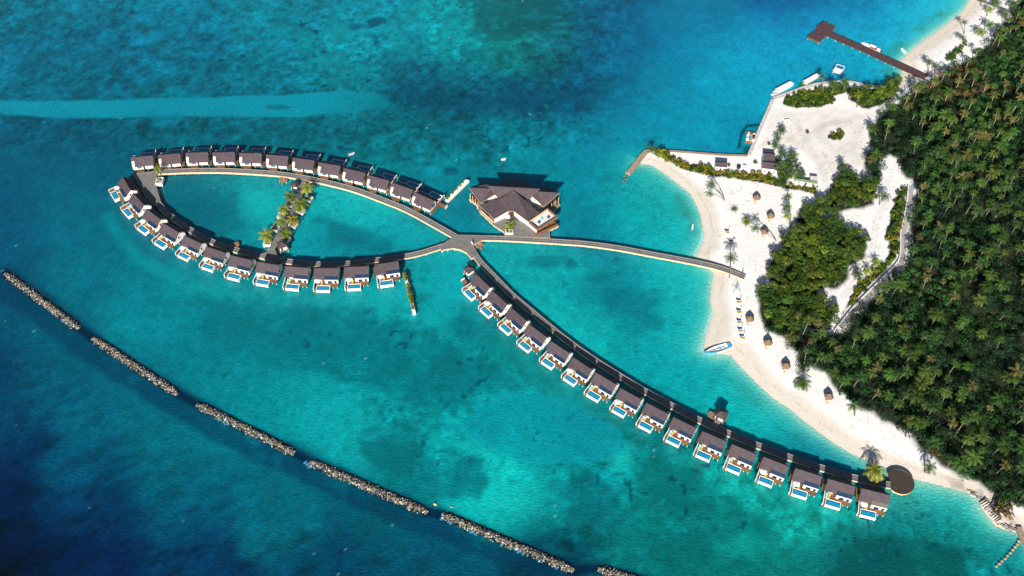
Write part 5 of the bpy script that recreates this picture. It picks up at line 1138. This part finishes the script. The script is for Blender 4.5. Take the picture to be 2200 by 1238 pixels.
t, L = boat('skiff', 'small white skiff afloat beyond the upper arc villas', (762,328), (748,332), 1.2, .5, [M_HULLW,M_HULLW,M_GREY], 'skiff')
m = MB(); m.box(-.8,.3,-.35,.35,.3,.7); m.build('seat', M_GREY, t)
t, L = boat('small_tender', 'tiny white tender afloat beyond the restaurant', (1087,341), (1077,342.5), 1.0, .4, [M_HULLW]*3, 'tender')
m = MB(); m.box(-.5,.1,-.25,.25,.2,.6); m.build('seat', M_HULLW, t)
# barge
cs_ = PP([(1608,276),(1629,279),(1617,312),(1597,309)], 1.0); a = Vector(cs_[0]); cen = sum((Vector(c) for c in cs_), Vector((0,0)))/4
ax = (Vector(cs_[1])-Vector(cs_[0])); ang = math.atan2(ax.y, ax.x)-.03
t = thing('supply_barge', 'orange supply barge loaded with mixed cargo beside the quay', 'barge', (cen.x, cen.y, 0), ang)
m = MB(); m.prism([(-2.3,-3.8),(2.3,-3.8),(2.3,3.0),(1.2,4.0),(-1.2,4.0),(-2.3,3.0)], -.3, .8); m.prism([(-2.3,-3.8),(2.3,-3.8),(2.3,-3.6),(-2.3,-3.6)], .8, 1.2); m.build('hull', mat('rust_orange', (.24,.085,.03,1), .8, .2, .3, 1.5), t)
m = MB(); m.box(-2.1,2.1,-3.5,2.9,.8,.84); m.build('deck', M_STONE, t)
rr_ = random.Random(5); mm_ = [M_HULLW,M_HULLW,M_BLU,M_REDWOOD,M_DARK,M_FABW,M_HULLB,M_STONE,M_CREAM]
nm_ = ['white crate','white sack','light blue crate','brown crate','black crate','white tarpaulin bundle','blue drum crate','brown timber bundle','tan carton']
slots = [(-1.5,-2.6),(0,-2.8),(1.5,-2.6),(-1.5,-1.0),(0,-.9),(1.5,-1.0),(-1.4,.7),(.1,.8),(1.5,.6),(-1.1,2.2),(.4,2.4),(1.5,2.1)]
for i, (x, y) in enumerate(slots):
    k = [0,8,1,2,6,3,5,7,4,8,3,0][i]; w_, d_, h_ = rr_.uniform(.4,.65), rr_.uniform(.4,.65), rr_.uniform(.4,.9)
    m = MB(); m.box(-w_,w_,-d_,d_,0,h_); m.box(-w_*.9,w_*.9,-d_*.9,d_*.9,h_,h_+.06); o = m.build('cargo_crate', mm_[k])
    ca, sa = math.cos(ang), math.sin(ang); o.location = (cen.x+x*ca-y*sa, cen.y+x*sa+y*ca, .84); o.rotation_euler = (0,0,ang+rr_.uniform(-.2,.2))
    tag(o, '%s on the orange barge, %s counting from its stern' % (nm_[k], ORD[i]), 'crate', 'cargo on the supply barge')
# floating frame
c = P(1802,149,1.5); t = thing('floating_frame', 'white floating pontoon with square frame and half canopy', 'pontoon', (c[0], c[1], 0), R(-32))
for x in (-1.9,1.9): m = MB(); m.tube([(x,-2.6,.25),(x,2.6,.25)], .35, 8); m.build('float', M_GREY, t)
m = MB(); m.box(-1.6,1.6,-2.4,-.2,.55,.7); m.build('deck', M_HULLW, t)
m = MB()
for p_, q_ in (((-2,-2.6,2.2),(2,-2.6,2.2)),((2,-2.6,2.2),(2,2.6,2.2)),((2,2.6,2.2),(-2,2.6,2.2)),((-2,2.6,2.2),(-2,-2.6,2.2))): m.tube([p_, q_], .12, 6)
for x in (-2,2):
    for y in (-2.6,2.6): m.tube([(x,y,.3),(x,y,2.2)], .08, 5)
m.build('frame', M_HULLW, t); m = MB(); m.box(-2,2,-2.6,-.3,2.25,2.33); m.build('canopy', M_HULLW, t); m = MB(); m.box(-.5,.5,.2,1.0,.5,1.0); m.build('engine_box', M_DARK, t)

# ---- beach furniture
def thatch(px, py, label):
    a = P(px, py, 2.6); z = .95; t = thing('thatched_umbrella', label, 'beach umbrella', (a[0], a[1], z), random.uniform(0,3), 'thatched umbrellas on the beach')
    m = MB(); n = 18; g = random.Random(int(px)); r1 = 1.85
    lv = [(0.0,3.0),(.7,2.72),(1.3,2.22),(r1,1.62)]; vs = [(0,0,3.4)]
    for r_, zz in lv[1:]:
        for i in range(n): k = r_*g.uniform(.95,1.05); vs.append((k*math.cos(2*math.pi*i/n), k*math.sin(2*math.pi*i/n), zz+g.uniform(-.05,.05)))
    f = [(0,1+i,1+(i+1)%n) for i in range(n)]
    for l_ in range(2): f += [(1+l_*n+i,1+(l_+1)*n+i,1+(l_+1)*n+(i+1)%n,1+l_*n+(i+1)%n) for i in range(n)]
    k = len(vs); vs += [(v_[0]*.96, v_[1]*.96, v_[2]-.22) for v_ in vs[1+2*n:1+3*n]]; f += [(1+2*n+i,k+i,k+(i+1)%n,1+2*n+(i+1)%n) for i in range(n)]+[tuple(range(k+n-1,k-1,-1))]
    m.add(vs, f); m.build('thatch_canopy', M_THATCH, t)
    m = MB(); m.cyl(0,0,0,2.6,.09,.07,7); m.build('pole', M_BARK, t)
    m = MB(); m.cyl(0,0,.55,.62,.5,.5,10); m.build('round_table', M_WOOD, t)
    return a
TH = [(1626,424,'thatched umbrella nearest the planted spit'),(1656,463,'thatched umbrella nearest the three slim palms'),(1643,497,'thatched umbrella under the long leaning palm'),(1611,684,'thatched umbrella beside the row of lounger pairs'),(1650,735,'thatched umbrella inland of the beached blue boat'),(1689,785,'thatched umbrella standing clear at mid lower beach'),(1781,851,'thatched umbrella tucked against the forest on the lower beach')]
for px, py, lab in TH:
    a = thatch(px, py, lab)
    use(lg_y, (a[0]-.9, a[1]-2.0, .95), R(8), 'yellow lounger half under the '+lab.replace('standing ',''), 'loungers under thatched umbrellas', .85)
clp = thing('closed_parasol', 'x', 'parasol')
m = MB(); m.cyl(0,0,0,2.7,.035,.03,5); m.build('pole', M_GREY, clp); m = MB(); m.cyl(0,0,1.4,2.65,.16,.05,8); m.build('canopy', M_FABW, clp)
LP = [(1562,498,'at the top of the beach line'),(1571,521,'second down, beside palm shadows'),(1587,647,'just below the swing frame'),(1587,669,'second below the swing frame'),(1588,691,'third below the swing frame'),(1590,709,'fourth below the swing frame'),(1594,724,'last, nearest the blue boat')]
for px, py, lab in LP:
    a = P(px, py, 1.3)
    use(lg_w, (a[0], a[1]+.75, .95), R(90+random.uniform(-8,8)), 'navy cushioned lounger of the beach pair '+lab, 'navy loungers in pairs on the beach', 1.05)
    use(lg_y, (a[0]+.1, a[1]-.75, .95), R(90+random.uniform(-8,8)), 'yellow cushioned lounger of the beach pair '+lab, 'yellow loungers in pairs on the beach', 1.05)
    use(clp, (a[0]+.9, a[1]+.05, .95), 0, 'closed white parasol between the beach pair '+lab, 'closed parasols on the beach')
a = P(1582,620,1.5); t = thing('swing_frame', 'timber swing frame with four splayed legs on the beach', 'swing', (a[0], a[1], .95), R(90))
for sx in (-1.3,1.3):
    for sy in (-1.5,1.5): m = MB(); m.tube([(sx*1.25,sy,0),(sx*.8,0,2.9)], .07, 6); m.build('leg', M_WOOD, t)
m = MB(); m.tube([(-1.3,0,2.9),(1.3,0,2.9)], .08, 6); m.build('crossbar', M_WOOD, t); m = MB(); m.box(-.8,.8,-.35,.35,.6,.72); m.build('seat', M_BLU, t)
m = MB(); m.tube([(-.75,0,.7),(-.75,0,2.9)], .02, 4); m.tube([(.75,0,.7),(.75,0,2.9)], .02, 4); m.build('rope', M_GREY, t)
for px, py, lab in [(1522,561,'thin pole on the wet sand above the beach boardwalk'),(1597,583,'thin pole beside the landward end of beach boardwalk'),(1622,583,'thin pole on dry sand beyond the beach boardwalk')]:
    a = P(px, py, .9); m = MB(); m.cyl(0,0,0,3.2,.05,.04,6); m.cyl(0,0,0,.15,.25,.25,8); m.cyl(0,0,3.2,3.3,.1,.1,6); o = m.build('beach_pole', M_GREY); o.location = (a[0], a[1], .6 if px < 1530 else .95); tag(o, lab, 'pole')

# ---- houses ashore
def house(corners, z, ridge, label, cat='house', mroof=None, flat=False):
    c = [Vector(P(x, y, z)) for x, y in corners]; cen = sum(c, Vector((0,0)))/4; u = (c[1]-c[0]); L = u.length; W = (c[3]-c[0]).length; ang = math.atan2(u.y, u.x)
    t = thing(cat, label, cat, (cen.x, cen.y, .9), ang); L2, W2 = L/2, W/2
    m = MB()
    if flat: m.slab([(-L2,-W2,z-1.1),(L2,-W2,z-1.1),(L2,W2,z-.7),(-L2,W2,z-.7)], .12)
    else:
        m.slab([(-L2,-W2,z-.9),(L2,-W2,z-.9),(L2,0,ridge),(-L2,0,ridge)], .15); m.slab([(-L2,0,ridge),(L2,0,ridge),(L2,W2,z-.9),(-L2,W2,z-.9)], .15)
    m.build('roof', mroof or M_ROOF, t)
    m = MB(); e = z-1.2
    if flat: m.box(-L2+.2,L2-.2,-W2+.2,W2-.2,-.3,e)
    else: m.add([(x,y,zz) for x in (-L2+.3,L2-.3) for y,zz in ((-W2+.4,-.3),(W2-.4,-.3),(W2-.4,e),(0,ridge-.3),(-W2+.4,e))], [(4,3,2,1,0),(5,6,7,8,9)]+[(i,(i+1)%5,5+(i+1)%5,5+i) for i in range(5)])
    m.build('wall', M_WHITE, t)
    m = MB(); m.box(-.5,.5,-W2+.15 if flat else -W2+.34,-W2+.2 if flat else -W2+.4,-.1,1.9); m.build('door', M_DARKWOOD, t)
    for x in (-L2*.6,L2*.6): m = MB(); m.box(x-.4,x+.4,-W2+.14 if flat else -W2+.33,-W2+.2 if flat else -W2+.4,.9,1.8); m.build('window', M_GLASS, t)
house([(1536,346),(1562,348),(1562,360),(1536,358)], 4.0, 4.4, 'single dark roofed hut on the planted spit', 'hut')
house([(1640,326),(1665,329),(1664,343),(1639,342)], 4.2, 4.8, 'smaller upper one of two dark roofed houses near the quay')
house([(1637,345),(1672,349),(1671,364),(1637,362)], 4.4, 5.2, 'larger lower one of two dark roofed houses near the quay')
house([(1708,383),(1757,391),(1757,397),(1708,387)], 3.4, 3.6, 'long shed with faded green sheet roof at the yard edge', 'shed', M_GREENROOF, True)
house([(1741,378),(1757,380),(1757,389),(1741,386)], 3.2, 3.4, 'small shed with pale grey roof above the green shed', 'shed', M_CONC, True)
for px, mt, lab in ((1587.5,M_DARK,'black round water tank in the spit yard'),(1600,M_FABW,'white round water tank in the spit yard')):
    a = P(px, 357, 2); m = MB(); m.cyl(0,0,0,1.1,.95,.95,16); m.cyl(0,0,1.1,1.3,.95,.3,16); m.cyl(0,0,1.3,1.4,.3,.3,10); o = m.build('water_tank', mt, None); o.location = (a[0], a[1], .9); tag(o, lab, 'water tank')
a = P(1691,259,1.5); t = thing('trailer', 'white boat trailer parked near the quayside palms', 'trailer', (a[0],a[1],.95), R(-5))
m = MB(); m.box(-1.2,1.2,-.6,.6,.5,.9); m.box(-1.1,1.1,-.5,.5,.9,1.0); m.build('body', M_HULLW, t)
for y in (-.65,.65): m = MB(); m.tube([(0,y-.08,.3),(0,y+.08,.3)], .3, 8); m.build('wheel', M_DARK, t)
m = MB(); m.tube([(1.2,0,.55),(2.2,0,.45)], .06, 5); m.build('drawbar', M_GREY, t)
# people on the hub deck
def person(px, py, z, rz, top, legs, label, pose=0.0):
    a = P(px, py, z); me = bpy.data.meshes.new('person')
    J = [(0,0,.95),(0,0,1.2),(0,0,1.42),(0,0,1.52),(0,.02,1.68),(-.19,0,1.42),(-.26,.03,1.15),(-.24,.14,.92),(.19,0,1.42),(.26,.03,1.15),(.24,-.05,.92),(-.09,0,.9),(-.1,.12+pose,.5),(-.1,.02+pose,.06),(.09,0,.9),(.1,-.02-pose,.5),(.1,-.14-pose,.06),(-.1,.16+pose,.03),(.1,0-pose,.03)]
    E = [(0,1),(1,2),(2,3),(3,4),(2,5),(5,6),(6,7),(2,8),(8,9),(9,10),(0,11),(11,12),(12,13),(13,17),(0,14),(14,15),(15,16),(16,18)]
    me.from_pydata(J, E, []); o = bpy.data.objects.new('person', me); col.objects.link(o)
    me.materials.append(top)
    m_ = o.modifiers.new('skin', 'SKIN'); rad = [.15,.14,.15,.06,.11,.07,.05,.04,.07,.05,.04,.09,.07,.05,.09,.07,.05,.04,.04]
    sv = me.skin_vertices[0].data if me.skin_vertices else None
    if sv is None: me.skin_vertices.new() if hasattr(me.skin_vertices,'new') else None; sv = me.skin_vertices[0].data if me.skin_vertices else []
    for i, s_ in enumerate(sv):
        s_.radius = (rad[i], rad[i]*.8); s_.use_root = (i == 0)
    s2 = o.modifiers.new('sub', 'SUBSURF'); s2.levels = 1; s2.render_levels = 1
    o.location = (a[0], a[1], z); o.rotation_euler = (0,0,rz); tag(o, label, 'person')
    m = MB(); m.cyl(0,.02,1.62,1.80,.125,.08,8); h_ = m.build('hair', M_DARK, o)
    m = MB(); m.cyl(0,0,.55,1.0,.19,.17,8); m.build('clothing', legs, o)
person(1013.5,523.5,1.76,.4,M_FABW,M_FABW,'person in white standing on hub deck, nearer the railing',.05)
person(1015.5,526.5,1.76,2.4,M_FABW,M_RED,'person in white top and red wrap on hub deck',.12)
person(1595,590,1.72,1.2,M_NAVY,M_DARK,'person in dark clothes at the beach end of the boardwalk',.1)

# ------------------------------------------------------------------ light, sky, camera
EL, AZ = R(29.5), R(12)
sun = bpy.data.lights.new('sun', 'SUN'); sun.energy = 5.0; sun.angle = R(.5); sun.color = (1.0,.945,.87)
so = bpy.data.objects.new('sun', sun); col.objects.link(so)
sd_ = Vector((-math.sin(AZ)*math.cos(EL), -math.cos(AZ)*math.cos(EL), math.sin(EL)))
so.rotation_euler = (-sd_).to_track_quat('-Z','Y').to_euler()
w = bpy.data.worlds.new('World'); scene.world = w; w.use_nodes = True; nt = w.node_tree
sky = nt.nodes.new('ShaderNodeTexSky'); sky.sky_type = 'NISHITA'; sky.sun_disc = False; sky.sun_elevation = EL; sky.sun_rotation = math.pi+AZ; sky.air_density = 1.0; sky.dust_density = .3; sky.ozone_density = 2.0
nt.links.new(sky.outputs[0], nt.nodes['Background'].inputs[0]); nt.nodes['Background'].inputs[1].default_value = .05
cam = bpy.data.cameras.new('camera'); cam.lens = 36; cam.sensor_width = 36; cam.clip_end = 20000; cam.clip_start = 1
co = bpy.data.objects.new('camera', cam); col.objects.link(co); co.location = (0,0,CAMH); co.rotation_euler = (math.pi/2-PITCH,0,0); scene.camera = co
vs = scene.view_settings; vs.view_transform = 'Standard'; vs.look = 'None'; vs.exposure = .8; vs.gamma = 1
scene.render.resolution_x = 1024; scene.render.resolution_y = 576
scene.cycles.max_bounces = 4; scene.cycles.use_denoising = True
